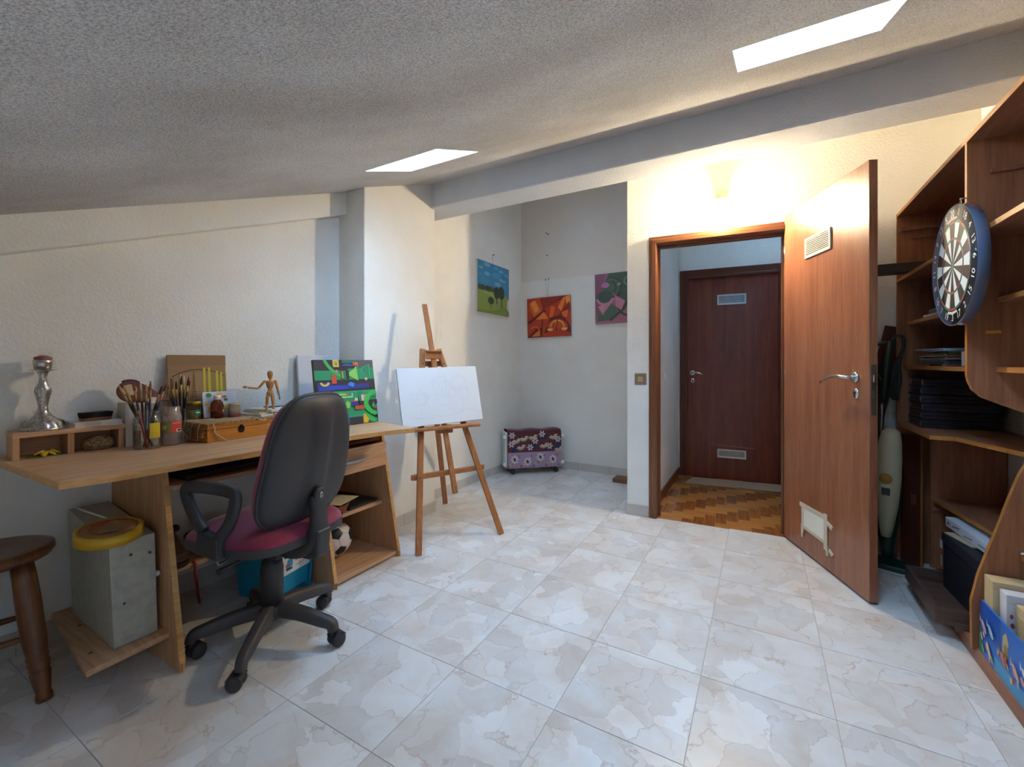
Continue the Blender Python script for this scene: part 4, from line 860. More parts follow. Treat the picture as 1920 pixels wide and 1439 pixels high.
for i, (dx, dy, tx_, ty_, L, c, bc) in enumerate(((.0, .02, -.06, -.075, .275, '#141014', '#b89a70'), (.01, .01, -.055, -.06, .27, '#141014', '#a98a5c'), (.01, -.01, -.05, -.03, .275, '#2a1418', '#8a3a34'), (.0, -.01, -.04, -.01, .265, '#141420', '#c9b48c'), (.02, -.015, -.03, .005, .26, '#1a1a1c', '#b08c58'), (.005, .0, -.03, .02, .27, '#1c2c58', '#8a5a3a'), (.01, -.02, -.04, .08, .28, '#1c2038', '#7a1c2a'), (-.01, -.015, -.05, .07, .26, '#2a1a38', '#5a2a2a'))):
    b0 = Vector(J1)+Vector((dx*.9, dy*.9, .005)); tp_ = Vector(J1)+Vector((tx_, ty_, .26)); brush(b0, tp_, L, c, bc, lab[i], 'paintbrushes in the yellow-label jar', 1.15)
pcl = thing('red_pencil', 'red pencil leaning inside the jar with the yellow label', 'pencil', tuple(Vector(J1)+Vector((.03, -.012, .005)))); d = Vector((-.06, -.012, .17)); pcl.rotation_euler = d.to_track_quat('Z', 'Y').to_euler()
G().tube([(0, 0, 0), (0, 0, .15)], .0036, 6).build('pencil_body', flat('#a3201f', .4), pcl); G().cone((0, 0, .15), (0, 0, .165), .0036, .0006, 6).build('pencil_tip', flat('#c8a272', .7), pcl)
J2 = (-2.19, .892, DZ)
j2 = jar('red_label_jar', 'cloudy empty jar with a red and green label beside the brush jar', J2, [(.036, 0), (.040, .006), (.040, .118), (.037, .13), (.034, .136), (.034, .160), (.0325, .162)], mat=thin_glass('cloudy_glass', '#f0e8e4', .06, .16, '#e0d2cc'))
curved_label(j2, .040, -1.15, .75, .055, .102, [('#c9402e', 0, 1, 0, 1), ('#5f7a34', 0, .42, .02, .98), ('#d08a4a', .05, .25, .3, .65), ('#d8d8d2', .68, .98, .06, .3), ('#2a2a2a', .72, .95, .1, .26), ('#e8b0a4', .5, .9, .8, .86)])
J3 = (-2.20, .948, DZ)
j3 = jar('round_jar', 'small bulbous glass jar with one brush leaning in it, beside the paint box', J3, [(.028, 0), (.036, .008), (.040, .03), (.038, .05), (.031, .064), (.030, .072), (.034, .078), (.033, .081)])
b = brush(tuple(Vector(J3)+Vector((.012, .018, .006))), tuple(Vector(J3)+Vector((-.01, -.06, .12))), .16, '#c87a54', '#8a2a24', 'orange-handled brush leaning in the small bulbous jar', None)
brush((-2.215, .878, DZ+.006), (-2.24, .825, DZ+.19), .20, '#c9c2b4', '#4f3a18', 'pale-handled broad brush standing in the red-label jar', None, 1.6)
J4 = (-2.30, .975, DZ)
j4 = jar('narrow_brush_jar', 'narrow glass jar packed with paintbrushes behind the bulbous jar', J4, [(.028, 0), (.031, .006), (.031, .118), (.029, .125), (.031, .13), (.031, .14)])
lab = [o+' of the paintbrushes in the narrow jar' for o in ORD]
for i, (dx, dy, tx_, ty_, L, c, bc) in enumerate(((0, .01, -.01, -.055, .27, '#1c3050', '#a08050'), (.01, .0, -.0, -.04, .265, '#20243a', '#8a5a34'), (-.01, .01, -.02, -.03, .275, '#7a2028', '#5a3a24'), (.0, -.01, .0, -.018, .26, '#1a1a1c', '#3a2a24'), (.01, -.01, .01, .0, .285, '#16161a', '#2a1c1c'), (-.01, 0, -.02, .008, .29, '#16161a', '#c9b890'), (.0, .01, -.01, .02, .285, '#1a1a20', '#d2c4a0'), (.01, .0, .0, .035, .28, '#141418', '#5a1c20'), (-.005, -.01, -.01, .046, .265, '#141418', '#3a2018'))):
    b0 = Vector(J4)+Vector((dx, dy, .005)); tp_ = Vector(J4)+Vector((tx_*.9, ty_*.9, .26)); brush(b0, tp_, L, c, bc, lab[i], 'paintbrushes in the narrow jar', 1.15)

PB = thing('paint_box', 'wooden artist paint box with a dark metal latch on the desk', 'box', (-2.085, .985, DZ))
M_BOXW = wood('honey_box_wood', ['#a3621e', '#bd7a2c', '#cb8c3c'], 'y', .8, .4, coat=.2)
BW_, BL_ = .248, .46
G().box(-BW_, 0, 0, BL_, .0, .052).build('box_body', M_BOXW, PB, .002); G().box(-BW_, 0, 0, BL_, .054, .078).build('box_lid', M_BOXW, PB, .002)
g = G().box(0, .003, .136, .150, .028, .064); g.prism([(.143+.014*math.cos(t), .044+.018*math.sin(t)) for t in [2*PI*i/10 for i in range(10)]], 0, .004, 'x').tube([(.004, .134, .05), (.009, .143, .058), (.004, .152, .05)], .003, 6)
g.build('latch', flat('#2a2024', .4, .7), PB, .001)
BM = thing('bamboo_mat', 'thin bamboo stick mat draped over the paint box with fringed threads', 'mat', (-2.085, .985, DZ))
g = G()
for i in range(64): y = -.004+BL_*i/63*1.0; g.bar((-BW_-.002, y, .0805), (.004+.003*math.sin(i*1.9), y, .0805), .0058, .0042)
for i in range(13): z = .078-.0058*i; g.bar((-BW_-.002, -.0055-.012*math.sin(i/13*1.6), z), (-.004-.004*math.sin(i*2.1)-.05*(i > 9), -.0055-.012*math.sin(i/13*1.6), z-.001), .0035, .0022)
g.build('bamboo_sticks', wood('bamboo', ['#a07a54', '#b8936a'], 'x', 2, .7), BM)['kind'] = 'stuff'
g = G()
for x in (-.24, -.17, -.10, -.04):
    g.tube([(x, BL_, .084), (x, .0, .084), (x, -.012, .079), (x, -.019, .05), (x+.004, -.02, .006)], .0012, 5)
g.build('binding_threads', flat('#c4b49a', .8), BM)
g = G().tube(catmull([(.004, .02, .083), (.010, .022, .07), (.006, .028, .058), (.011, .024, .048), (.006, .034, .035), (.010, .05, .02), (.012, .068, .006), (.02, .075, .003)], 4), .0022, 6)
tt = tag(g.build('white_string', flat('#cbb9a4', .8)), 'wavy white string hanging down the front corner of the paint box', 'string'); tt.location = PB.location
g = G().tube(catmull([(-.04, .21, .085), (-.005, .215, .085), (.012, .222, .079), (.014, .24, .074), (.008, .255, .078), (-.01, .25, .084), (-.03, .24, .085)], 4), .0022, 6)
tt = tag(g.build('white_string', flat('#cbb9a4', .8)), 'looped white string end over the paint box edge near the mannequin', 'string'); tt.location = PB.location
BT = DZ+.0832
jl = jar('gold_lid_jar', 'small clear jar with a gold lid and green label on the paint box', (-2.325, 1.045, BT), [(.026, 0), (.0285, .004), (.0285, .055), (.026, .062), (.026, .066)])
G().lathe([(.0, .066), (.029, .066), (.029, .081), (.027, .083), (0, .083)], seg=28).build('jar_lid', flat('#b8963a', .3, .8), jl); curved_label(jl, .0285, -.7, .6, .02, .046, [('#1f7a4a', .2, 1, 0, 1), ('#cfd8cf', .35, .8, .35, .6)])
G().lathe([(0, .002), (.025, .002), (.025, .04), (0, .04)], seg=20).build('jar_contents', flat('#a8985a', .5), jl)
am = thing('medicine_bottle', 'amber glass bottle with a white cap on the paint box', 'bottle', (-2.27, 1.115, BT))
G().lathe([(0, 0), (.0245, 0), (.027, .004), (.027, .062), (.024, .074), (.014, .086), (.012, .092)], seg=26).build('bottle_glass', thin_glass('amber_glass', '#c67a24', .12, .25, '#7a3e10'), am)
G().lathe([(0, .002), (.0255, .002), (.0255, .03), (0, .03)], seg=20).build('bottle_contents', flat('#6a3208', .3), am)
G().lathe([(0, .088), (.0155, .088), (.0155, .107), (.0145, .109), (0, .109)], seg=22).build('bottle_cap', M_WHITE, am); curved_label(am, .027, .35, 1.0, .02, .055, [('#5a2a18', 0, 1, 0, 1), ('#d8d4cc', .3, .9, .3, .6)])
jp = jar('cream_jar', 'small jar of pale paste with a reddish base beside the amber bottle', (-2.245, 1.18, BT), [(.024, 0), (.0265, .004), (.0265, .05), (.024, .056)])
G().lathe([(0, .003), (.024, .003), (.024, .048), (0, .048)], seg=20).build('jar_contents', flat('#b99c84', .6), jp); G().lathe([(0, .055), (.0265, .055), (.0265, .066), (0, .066)], seg=24).build('jar_lid', flat('#a89a6a', .5), jp); G().lathe([(.0268, .001), (.0272, .01)], seg=24, cap=False).build('base_band', flat('#8a4048', .5), jp)
U, V = .15, .125
sh = [('#1f8048', E_(.026, .108, .013, .011)), ('#c9a828', E_(.072, .105, .014, .013)), ('#b8941e', E_(.072, .105, .007, .006)), ('#c04a2c', E_(.094, .098, .010, .007)), ('#2a7a58', E_(.099, .083, .009, .007)), ('#cfae38', E_(.012, .067, .009, .009)), ('#cfae38', E_(.03, .04, .013, .014)), ('#cfa628', E_(.098, .05, .014, .01)), ('#c9c4a8', R_(.014, .016, .09, .11))]
picture('spotted_canvas', 'little white canvas painted with coloured spots behind the amber bottle', (-2.295, 1.068, BT), (.073, 1, 0), (-.22, 0, 1), .15, V, .012, sh, '#c9cbd2', None, 'canvas')
mq = thing('artist_mannequin', 'jointed wooden artist mannequin standing with one arm stretched out', 'mannequin', (-2.165, 1.312, BT), math.radians(-28))
M_MAN = wood('mannequin_wood', ['#b07a44', '#c99458'], 'z', 2, .45)
def seg_(name, p, q, r0, r1, par, mid=None):
    p, q = Vector(p), Vector(q); g = G().tube([p, p.lerp(q, .08), p.lerp(q, .4), p.lerp(q, .9), q], [r0*.55, r0, (mid or (r0+r1)/2), r1, r1*.5], 12); return g.build(name, M_MAN, par)
# local x faces the viewer; y is to the viewer's right
G().lathe([(0, .183), (.0075, .184), (.0125, .20), (.0135, .212), (.010, .222), (0, .225)], seg=16).build('head', M_MAN, mq); G().lathe([(.005, .172), (.005, .186)], seg=10).build('neck', M_MAN, mq)
g = G().tube([(0, 0, .135), (0, 0, .14), (0, 0, .165), (0, 0, .176)], [.010, .014, .020, .015], 16); g.v = [(x*.62, y, z) for x, y, z in g.v]; g.build('chest', M_MAN, mq)
G().ball((0, 0, .130), .0085, .011, .009).build('waist', M_MAN, mq)
g = G().tube([(0, 0, .096), (0, 0, .102), (0, 0, .118), (0, 0, .124)], [.011, .0175, .0145, .009], 16); g.v = [(x*.65, y, z) for x, y, z in g.v]; g.build('hips', M_MAN, mq)
for s_ in (-1, 1):
    lg = seg_('thigh', (0, .010*s_, .10), (.002, .014*s_, .052), .009, .007, mq); G().ball((.002, .014*s_, .05), .006).build('knee_joint', M_MAN, lg); seg_('shin', (.002, .014*s_, .05), (-.002, .017*s_, .008), .0075, .005, mq)
    G().ball((.006, .018*s_, .004), .014, .007, .0045).build('foot', M_MAN, mq); G().ball((0, .024*s_, .171), .0068).build('shoulder_joint', M_MAN, mq)
seg_('upper_arm', (0, .025, .17), (.002, .034, .128), .0065, .0055, mq); seg_('forearm', (.002, .034, .128), (.01, .041, .094), .006, .0045, mq); G().ball((.012, .042, .086), .005, .004, .010).build('hand', M_MAN, mq)
seg_('upper_arm', (0, -.025, .17), (.0, -.052, .137), .0065, .0055, mq); seg_('forearm', (.0, -.052, .137), (.004, -.098, .142), .006, .0045, mq); G().ball((.004, -.108, .145), .005, .011, .006).build('hand', M_MAN, mq)

# papers and pencils behind the mannequin
ps = []
for i, (x, y, r, lx, ly, h, c, lb) in enumerate(((-2.25, 1.37, .1, .2, .26, .010, '#c6c4bc', 'grey sketch pad at the bottom of the paper stack on the paint box'), (-2.24, 1.385, -.1, .18, .24, .006, '#cfae6a', 'tan pad in the middle of the paper stack on the paint box'), (-2.245, 1.40, .22, .17, .24, .012, '#d6d6d6', 'white pad on top of the paper stack on the paint box'))):
    t = thing('sketch_pad', lb, 'pad', (x, y, BT+sum(ps)+.0006*i), r); ps.append(h); G().box(-lx/2, lx/2, -ly/2, ly/2, .0015, h-.0015).build('page_block', flat('#d6d2c8', .8), t); G().box(-lx/2, lx/2, -ly/2, ly/2, 0, .0015).box(-lx/2, lx/2, -ly/2, ly/2, h-.0015, h).build('cover', flat(c, .6), t)
pz = BT+sum(ps)+.0055
for p, q, c, lb in (((-2.23, 1.345, pz), (-2.24, 1.50, pz), '#1f6a4a', 'green pencil lying on the white sketch pad'), ((-2.27, 1.34, pz), (-2.22, 1.44, pz), '#a87a3a', 'yellow pencil lying on the white sketch pad')):
    t = thing('pencil', lb, 'pencil', p); d = Vector(q)-Vector(p); t.rotation_euler = d.to_track_quat('Z', 'Y').to_euler(); L = d.length
    G().tube([(0, 0, 0), (0, 0, L*.9)], .0036, 6).build('pencil_body', flat(c, .4), t); G().cone((0, 0, L*.9), (0, 0, L), .0036, .0005, 6).build('pencil_tip', flat('#c8a272', .7), t)
# pictures standing against the wall
U, V = .242, .385; Y_ = '#c2b92a'
sh = [('#9c7b55', R_(0, U, 0, .30)), ('#8a6844', R_(0, U, .335, V))]
sh += [('#3c2c1e', arcband(.125, .115, .198, .202, 1.0, 2.14, 20))]
for x in (.142, .163, .182, .197, .215, .233): sh.append((Y_ if x not in (.182, .233) else '#8a8428', R_(x, x+(.010 if x not in (.182, .233) else .005), .16, .325 if x < .17 else .318-(x-.17)*.35)))
for x in (.045, .102): sh += [('#57402a', line((x-.006, .18), (x, .305), .0022)), ('#57402a', line((x+.006, .18), (x, .305), .0022))]
for i in range(7): sh.append(('#57402a', line((.078+.007*i, .15), (.078+.007*i, .20), .0016)))
sh += [('#57402a', line((.018, .15), (.018, .29), .002)), ('#57402a', line((.07, .21), (.13, .21), .0018)), ('#57402a', line((.07, .17), (.13, .17), .0018))]
picture('cardboard_painting', 'brown board painting with yellow stripes leaning on the wall behind the paint box', (XA(.955)+.042, .952, DZ), (.073, 1, 0), (-.075, 0, 1), U, V, .012, sh, '#9a7450', None)
picture('blank_canvas', 'blank white canvas leaning on the wall behind the colourful painting', (XA(1.56)+.05, 1.565, DZ), (.073, 1, 0), (-.09, 0, 1), .27, .392, .018, [('#b4b8c2', line((.03, .05), (.1, .2), .001)), ('#b4b8c2', line((.1, .2), (.06, .3), .001))], '#d2d4da', None, 'canvas')
U, V = .37, .366
GR, DK, NV, OR, LG = '#0f8a5c', '#22222c', '#1c2f86', '#c8472a', '#7fbf58'
sh = [(GR, R_(0, U, 0, V)), (DK, R_(0, .26, .285, V)), ('#0c6a58', R_(.17, .27, .345, V)), ('#555258', [(.27, .3), (U, .3), (U, V), (.27, V)]), (GR, R_(0, .27, .215, .29)), (GR, [(.2, .215), (U, .22), (U, .31), (.2, .3)]), (DK, R_(0, U, .14, .222)), (NV, [(.015, .145), (.33, .16), (.33, .19), (.1, .185), (.1, .205), (.015, .205)]), ('#1f3fa8', [(.02, .148), (.2, .155), (.2, .18), (.02, .18)]),
      ('#3fa64f', arcband(.26, V+.06, .195, .215, PI+.2, PI+1.15, 12)), ('#d8b45c', R_(.112, .148, .315, V)), ('#c9a030', R_(.118, .142, .325, .36)), ('#3f9a3a', R_(.125, .137, .325, .345)), ('#2f48a0', E_(.2, .32, .035, .018, 14, 0, 0, PI)), (OR, R_(.235, .27, .325, .35)), ('#d88a50', R_(.252, .264, .335, .345)),
      (LG, [(.2, .27), (.24, .30), (.255, .325), (.262, .21), (.20, .255)]), ('#1f2a24', R_(.155, .175, .225, .29)), ('#8a9a50', R_(.159, .171, .23, .285)), (DK, R_(.185, .205, .225, .29)), ('#2fae5a', [(.29, .31), (.345, .335), (.34, .222), (.285, .275)]), ('#0c7a58', [(.294, .307), (.34, .328), (.335, .232), (.29, .277)]),
      (OR, R_(.096, .125, .195, .255)), ('#c07a5a', E_(.13, .285, .009, .009)), ('#c9b84a', arcband(.055, .205, .014, .028, PI, 2*PI, 12)), ('#2a7fd0', [(.19, .19), (.21, .205), (.235, .19), (.225, .165), (.2, .175)]), ('#c7a9a0', [(.30, .225), (.315, .238), (.325, .222), (.31, .208)]),
      ('#10a070', R_(0, U, .09, .138)), (GR, R_(.0, U, .095, .128)), ('#9fc05a', R_(.12, .19, .108, .122)), ('#c06a3a', R_(.175, .19, .108, .122)), ('#aeb8b0', [(.205, .105), (.212, .125), (.22, .105)]), ('#9fd08a', R_(.0, .215, .088, .1)), ('#b8d07a', R_(0, .13, .03, .09)), ('#d8b03a', E_(.07, .085, .035, .012)), ('#0d7f58', R_(.13, .24, .03, .09)), (LG, [(.15, .03), (.18, .07), (.195, .05), (.19, .015), (.165, .015)]), ('#b9c98a', R_(.225, .245, .06, .085)), (NV, R_(.2, .245, .03, .06)), (OR, R_(.2, .245, .058, .065)),
      ('#0d7a5a', R_(.25, .275, .045, .13)), ('#cfcac4', R_(.268, .285, .06, .105)), ('#d8a04a', [(.282, .105), (.32, .105), (.30, .06), (.28, .06)]), ('#d8741f', E_(.297, .08, .01, .022, 12, -.2)), ('#2a2028', R_(.25, U, .03, .06)), (DK, R_(.32, U, .03, .065)), ('#2fae4f', arcband(U+.01, .04, .07, .10, 1.7, 4.4, 16)), ('#16b04a', arcband(U+.02, .045, .08, .10, 2.9, 4.5, 12)), ('#5a8a4a', [(.33, .02), (.345, .05), (.362, .0), (.34, .0)]),
      (OR, R_(.222, .283, .0, .028)), ('#a84a2e', R_(.228, .278, .003, .024)), (GR, R_(.16, .26, -.0, .0)), (DK, R_(.16, .27, .0, .0))]
sh = [(c, [(x, V-(V-y)*.78) for x, y in p]) for c, p in sh[:1]+sh[1:]]
low = [(GR, R_(0, U, 0, .085)), ('#b8d07a', R_(0, .13, .05, .082)), (DK, R_(.17, .27, 0, .04)), ('#1f3fa8', R_(.17, .185, .01, .04)), ('#14906a', R_(.17, .27, .04, .052)), ('#d8a82a', [(.27, 0), (.315, 0), (.30, .05), (.275, .055)]), ('#3a3038', [(.30, 0), (U, 0), (U, .085), (.33, .07)]), ('#19a54a', arcband(.372, .075, .055, .085, PI-.1, PI+1.5, 12)), ('#55525a', E_(.355, .07, .02, .03))]
low = [(c, [(min(x, U), min(max(y, 0), V)) for x, y in p]) for c, p in low]
sh = [(c, [(min(max(x, 0), U), min(max(y, 0), V)) for x, y in p]) for c, p in [(GR, R_(0, U, 0, V))]+sh[1:]]
picture('colourful_painting', 'bright green and blue abstract painting standing at the far end of the desk', (-2.03, 1.482, DZ), (.045, .365, 0), (-.17, .02, 1), U, V, .018, sh[:1]+low+sh[1:], '#6a5a44', None)
# ------------------------------------------------------------------ bookcase along the right wall
random.seed(5)
bc = thing('bookcase', 'tall dark wooden bookcase with open shelves along the right wall', 'bookcase', (0, 0, 0))
XF, XB, YP, YE, YF = .66, XR-.005, 2.235, 3.195, 1.30
ZT = 1.915
def edge_y(x, y0, y1, z, h=.018, p=bc):    # pale edge strip along the front of a shelf
    G().box(x-.0012, x, y0, y1, z-h, z).build('edge_strip', M_CASEDGEY, p)
G().box(XF, XB, YE-.001, YE+.017, 0, ZT).build('side_panel', M_CASE, bc)
G().box(XF-.0012, XF, YE-.001, YE+.017, 0, ZT+.018).build('edge_strip', M_CASEDGE, bc)
G().box(XF, XB, YF, YE+.017, ZT, ZT+.018).build('top_board', M_CASEY, bc); edge_y(XF, YF, YE+.017, ZT+.018)
# partition: upper part with its curved foot, lower part with its flared front
up_ = [(XF, ZT), (XF, 1.055), (.664, 1.03), (.675, 1.0), (.70, .972), (.74, .953), (.80, .926), (.88, .885), (XB, .80), (XB, ZT)]
def part(y, n_='partition'):
    G().prism(up_, y, y+.018, 'y').build(n_, M_CASE, bc); lo_ = [(.674, .045), (.672, .22), (.69, .32), (.714, .41), (.74, .50), (.766, .60), (.795, .70), (.835, .80), (.90, .90), (XB, .96), (XB, .045)]
    G().prism(lo_, y, y+.018, 'y').build('lower_partition', M_CASE, bc)
    g = G()
    for a, b in list(zip(up_[:9], up_[1:9])): g.bar((a[0]-.0006, y+.009, a[1]), (b[0]-.0006, y+.009, b[1]), .018, .0015, (0, 1, 0)) if False else g.prism([(a[0], a[1]), (a[0]-.0015, a[1]-.0006), (b[0]-.0015, b[1]-.0006), (b[0], b[1])], y, y+.018, 'y')
    for a, b in zip(lo_[:9], lo_[1:9]): g.prism([(a[0], a[1]), (a[0]-.0015, a[1]), (b[0]-.0015, b[1]), (b[0], b[1])], y, y+.018, 'y')
    g.build('edge_strip', M_CASEDGE, bc)
part(YP); part(YF, 'side_panel')
for y0, y1 in ((YP+.018, YE-.001), (YF+.018, YP)):
    far = y0 > 2
    for z, x in ((1.565, XF), (1.325 if far else 1.335, .705 if far else .74), (1.083, .685 if far else .737)):
        G().box(x, XB, y0, y1, z-.018, z).build('shelf', M_CASEY, bc); edge_y(x, y0, y1, z)
    yy = (YE-.013, YE-.001) if far else (YP-.013, YP)
    G().box(.72, .95, *yy, 1.785, 1.80).build('cleat', M_CASEY, bc)
    if far: G().box(.67, .99, YE-.02, YE-.001, 1.83, 1.85).build('cleat', M_CASEY, bc)
ctop = [(XF, YE-.001), (XF, 2.65), (.745, 2.645), (.86, YP+.018), (XB, YP+.018), (XB, YE-.001)]
G().prism(ctop, .752, .770).build('counter_board', M_CASEY, bc); g = G()
for a, b in zip(ctop[:3], ctop[1:4]): g.bar((a[0]-.0007, a[1]-.0004, .761), (b[0]-.0007, b[1]-.0004, .761), .0015, .018)
g.build('edge_strip', M_CASEDGEY, bc)
G().box(.752, XB, 3.005, 3.02, .05, .752).build('lower_divider', M_CASE, bc)
lsh = [(.757, 3.004), (.82, 2.48), (.845, YP+.018), (XB, YP+.018), (XB, 3.004)]
G().prism(lsh, .392, .410).build('lower_shelf', M_CASEY, bc); g = G()
for a, b in zip(lsh[:2], lsh[1:3]): g.bar((a[0]-.0007, a[1], .401), (b[0]-.0007, b[1], .401), .0015, .018)
g.build('edge_strip', M_CASEDGEY, bc); G().box(.755, .86, 2.992, 3.004, .345, .36).build('cleat', M_CASEY, bc)
G().box(.80, XB, YF+.018, YP, .40, .418).build('lower_shelf', M_CASEY, bc); edge_y(.80, YF+.018, YP, .418)
G().box(.685, XB, YF, 2.80, .03, .046).build('bottom_board', M_CASEY, bc)
G().box(.683, .700, YF, 2.62, 0, .052).build('plinth', M_CASEY, bc, .002)
G().tube([(.80, 2.2, .435), (.79, 2.21, .43), (.80, 2.225, .428)], .003, 6).build('shelf_clip', M_WHITE, bc)
t = prints('tape_strip', [('#c98a2c', R_(0, .041, 0, .0105))], frame3((.707, YP, 1.205), (1, 0, 0), (0, 0, 1)), bc, start=.0008)
# pulled-out drawer
dr = G().box(.615, .98, 2.372, 2.768, .060, .068).build('drawer', M_DRAWER, bc)
G().box(.603, .615, 2.36, 2.78, .058, .122).build('drawer_front', wood('dark_drawer_front', ['#4a342c', '#5f463c', '#6e544a'], 'y', 1.6, .5), dr, .001)
G().box(.615, .98, 2.36, 2.372, .058, .122).build('drawer_side', M_DRAWER, dr, .001); G().box(.615, .98, 2.768, 2.78, .058, .122).build('drawer_side', M_DRAWER, dr, .001)
for y in (2.355, 2.785): G().box(.66, .99, y-.006, y+.006, .046, .075).build('drawer_runner', M_DRAWER, bc)

ab = thing('archive_box', 'black lidded archive box standing in the pulled-out drawer', 'box', (.745, 2.41, .069), .05)
G().box(.0, .12, 0, .33, 0, .225).build('box_body', flat('#1b1b24', .6), ab, .002); G().box(-.004, .124, -.004, .334, .20, .245).build('box_lid', flat('#22222c', .6), ab, .002)
prints('side_stickers', [('#c5c5c0', R_(.26, .29, .17, .21)), ('#c5c5c0', R_(.27, .285, .09, .14))], frame3((-.0046, .33, 0), (0, -1, 0), (0, 0, 1)) @ Matrix.Translation((-.28, 0, 0)), ab, start=.001)
fbx = thing('flat_box', 'flat white carton leaning on top of the black archive box', 'box', (.80, 2.40, .318), rot=(.03, -.05, .12))
G().box(.0, .20, 0, .40, 0, .045).build('carton', flat('#d2d6da', .6), fbx, .003)
prints('carton_print', [('#b05a62', line((.06, .02), (.12, .03), .006)), ('#b05a62', line((.15, .012), (.22, .02), .005)), ('#9aa0aa', line((.26, .02), (.36, .024), .008)), ('#b05a62', E_(.03, .024, .01, .008, 10))], frame3((-.0004, .40, 0), (0, -1, 0), (0, 0, 1)), fbx, start=.0006)
en = thing('envelope', 'cream envelope lying on the rear of the black archive box', 'envelope', (.775, 2.62, .3165), .25); G().box(-.02, .10, -.06, .11, 0, .006).build('envelope_paper', flat('#c7b896', .7), en)
en2 = thing('folded_paper', 'folded white paper sticking up between the archive box and the flat carton', 'paper', (.868, 2.40, .315), .1, rot=(.2, .1, .1)); G().box(0, .05, 0, .10, 0, .002).build('paper_fold', flat('#cdd2d6', .7), en2)

# things in the near lower bay
pz_ = thing('aquarium_picture', 'bright blue underwater picture board with fish standing at the front of the lowest shelf', 'picture', (.688, 2.225, .0525), rot=(0, .03, 0))
G().box(0, .006, -.75, 0, 0, .185).build('picture_board', flat('#2a6fc0', .5), pz_)
random.seed(9); sh = [('#1b62b8', R_(0, .75, 0, .135)), ('#0f4fa8', [(0, .06), (.16, .065), (.15, .135), (0, .135)]), ('#2c7a58', [(0, .07), (.02, .05), (.03, .0), (0, 0)]), ('#2f8fc0', R_(.12, .75, 0, .035))]
for x in (.17, .40, .62): sh += [('#b9a06a', [(x, .05), (x+.035, .045), (x+.04, .10), (x+.02, .12), (x, .105)]), ('#8a7448', R_(x+.01, x+.04, .045, .09))]
for i in range(34):
    x, y = random.uniform(.01, .72), random.uniform(.005, .06); sh.append((random.choice(['#c98a6a', '#d8b48a', '#7ab0a0', '#c9c4b0', '#c0553a', '#8fa85a', '#b7a0b0']), E_(x, y, random.uniform(.006, .018), random.uniform(.004, .009), 10, -.6)))
for x, y, c in ((.19, .055, '#c85a3a'), (.27, .06, '#d8a08a'), (.10, .085, '#9ac0d8'), (.33, .075, '#c9d2d8'), (.5, .06, '#d0783a'), (.05, .08, '#c0a0a8')): sh += [(c, E_(x, y, .024, .008, 12, -.5)), (c, [(x-.02, y+.008), (x-.034, y+.024), (x-.03, y+.004)])]
sh = [(c, [(min(max(x, 0), .75), min(max(y*1.37, 0), .185)) for x, y in p]) for c, p in sh]
prints('underwater_print', sh, frame3((-.0003, 0, 0), (0, -1, 0), (0, 0, 1)), pz_, start=.0004, rough=.35)
def frame_(name, label, x0, x1, y0, y1, z0, z1, col, inner=None, pr=None):
    t = thing(name, label, 'frame' if 'frame' in name else 'canvas', ((x0+x1)/2, (y0+y1)/2, z0)); hx, hy, h = (x1-x0)/2, (y1-y0)/2, z1-z0
    g = G(); b = .03; g.box(-hx, hx, -hy, hy, 0, b).box(-hx, hx, -hy, hy, h-b, h).box(-hx, -hx+b, -hy, hy, b, h-b).box(hx-b, hx, -hy, hy, b, h-b); g.build('frame_border', col, t, .002)
    if inner: G().box(-hx+b, hx-b, -hy+.012, hy-.012, b, h-b).build('backing_board', inner, t)
    if pr: prints('border_print', pr, frame3((-hx, -hy, 0), (1, 0, 0), (0, 0, 1)), t, start=.0006)
    return t
M_BEI = flat('#c4ab80', .6)
frame_('deep_frame', 'deepest beige box frame standing on the lowest shelf against the bookcase partition', .70, 1.0, 2.155, 2.222, .047, .335, M_BEI, M_CARD)
frame_('white_canvas', 'white canvas with dark and red marks between the two beige frames', .715, 1.0, 2.10, 2.15, .047, .318, flat('#cfcdd2', .6), M_CARD, [('#2a2a5a', R_(.06, .22, .262, .267)), ('#2f3a8a', E_(.09, .253, .008, .004)), ('#b04048', E_(.012, .20, .004, .008)), ('#b04048', E_(.014, .17, .005, .009)), ('#b04048', E_(.012, .12, .004, .008))])
frame_('beige_frame', 'nearest beige frame with a grey cardboard back standing on the lowest shelf', .735, 1.02, 2.02, 2.095, .047, .295, M_BEI, flat('#6b5238', .8))
t = thing('dark_crate', 'dark blue case lying behind the underwater picture', 'case', (.86, 1.84, .047)); G().box(-.12, .14, -.14, .14, 0, .10).build('case_body', flat('#2a2a44', .5), t, .004)
t = thing('red_carton', 'small bright red and white carton on the lower shelf at the picture edge', 'carton', (.86, 2.08, .3455)); G().box(0, .05, -.02, .06, 0, .04).build('carton_body', flat('#b01c28', .5), t, .001); prints('carton_label', [('#d8d4d0', R_(.012, .05, .006, .03))], frame3((0, -.02, 0), (1, 0, 0), (0, 0, 1)), t)

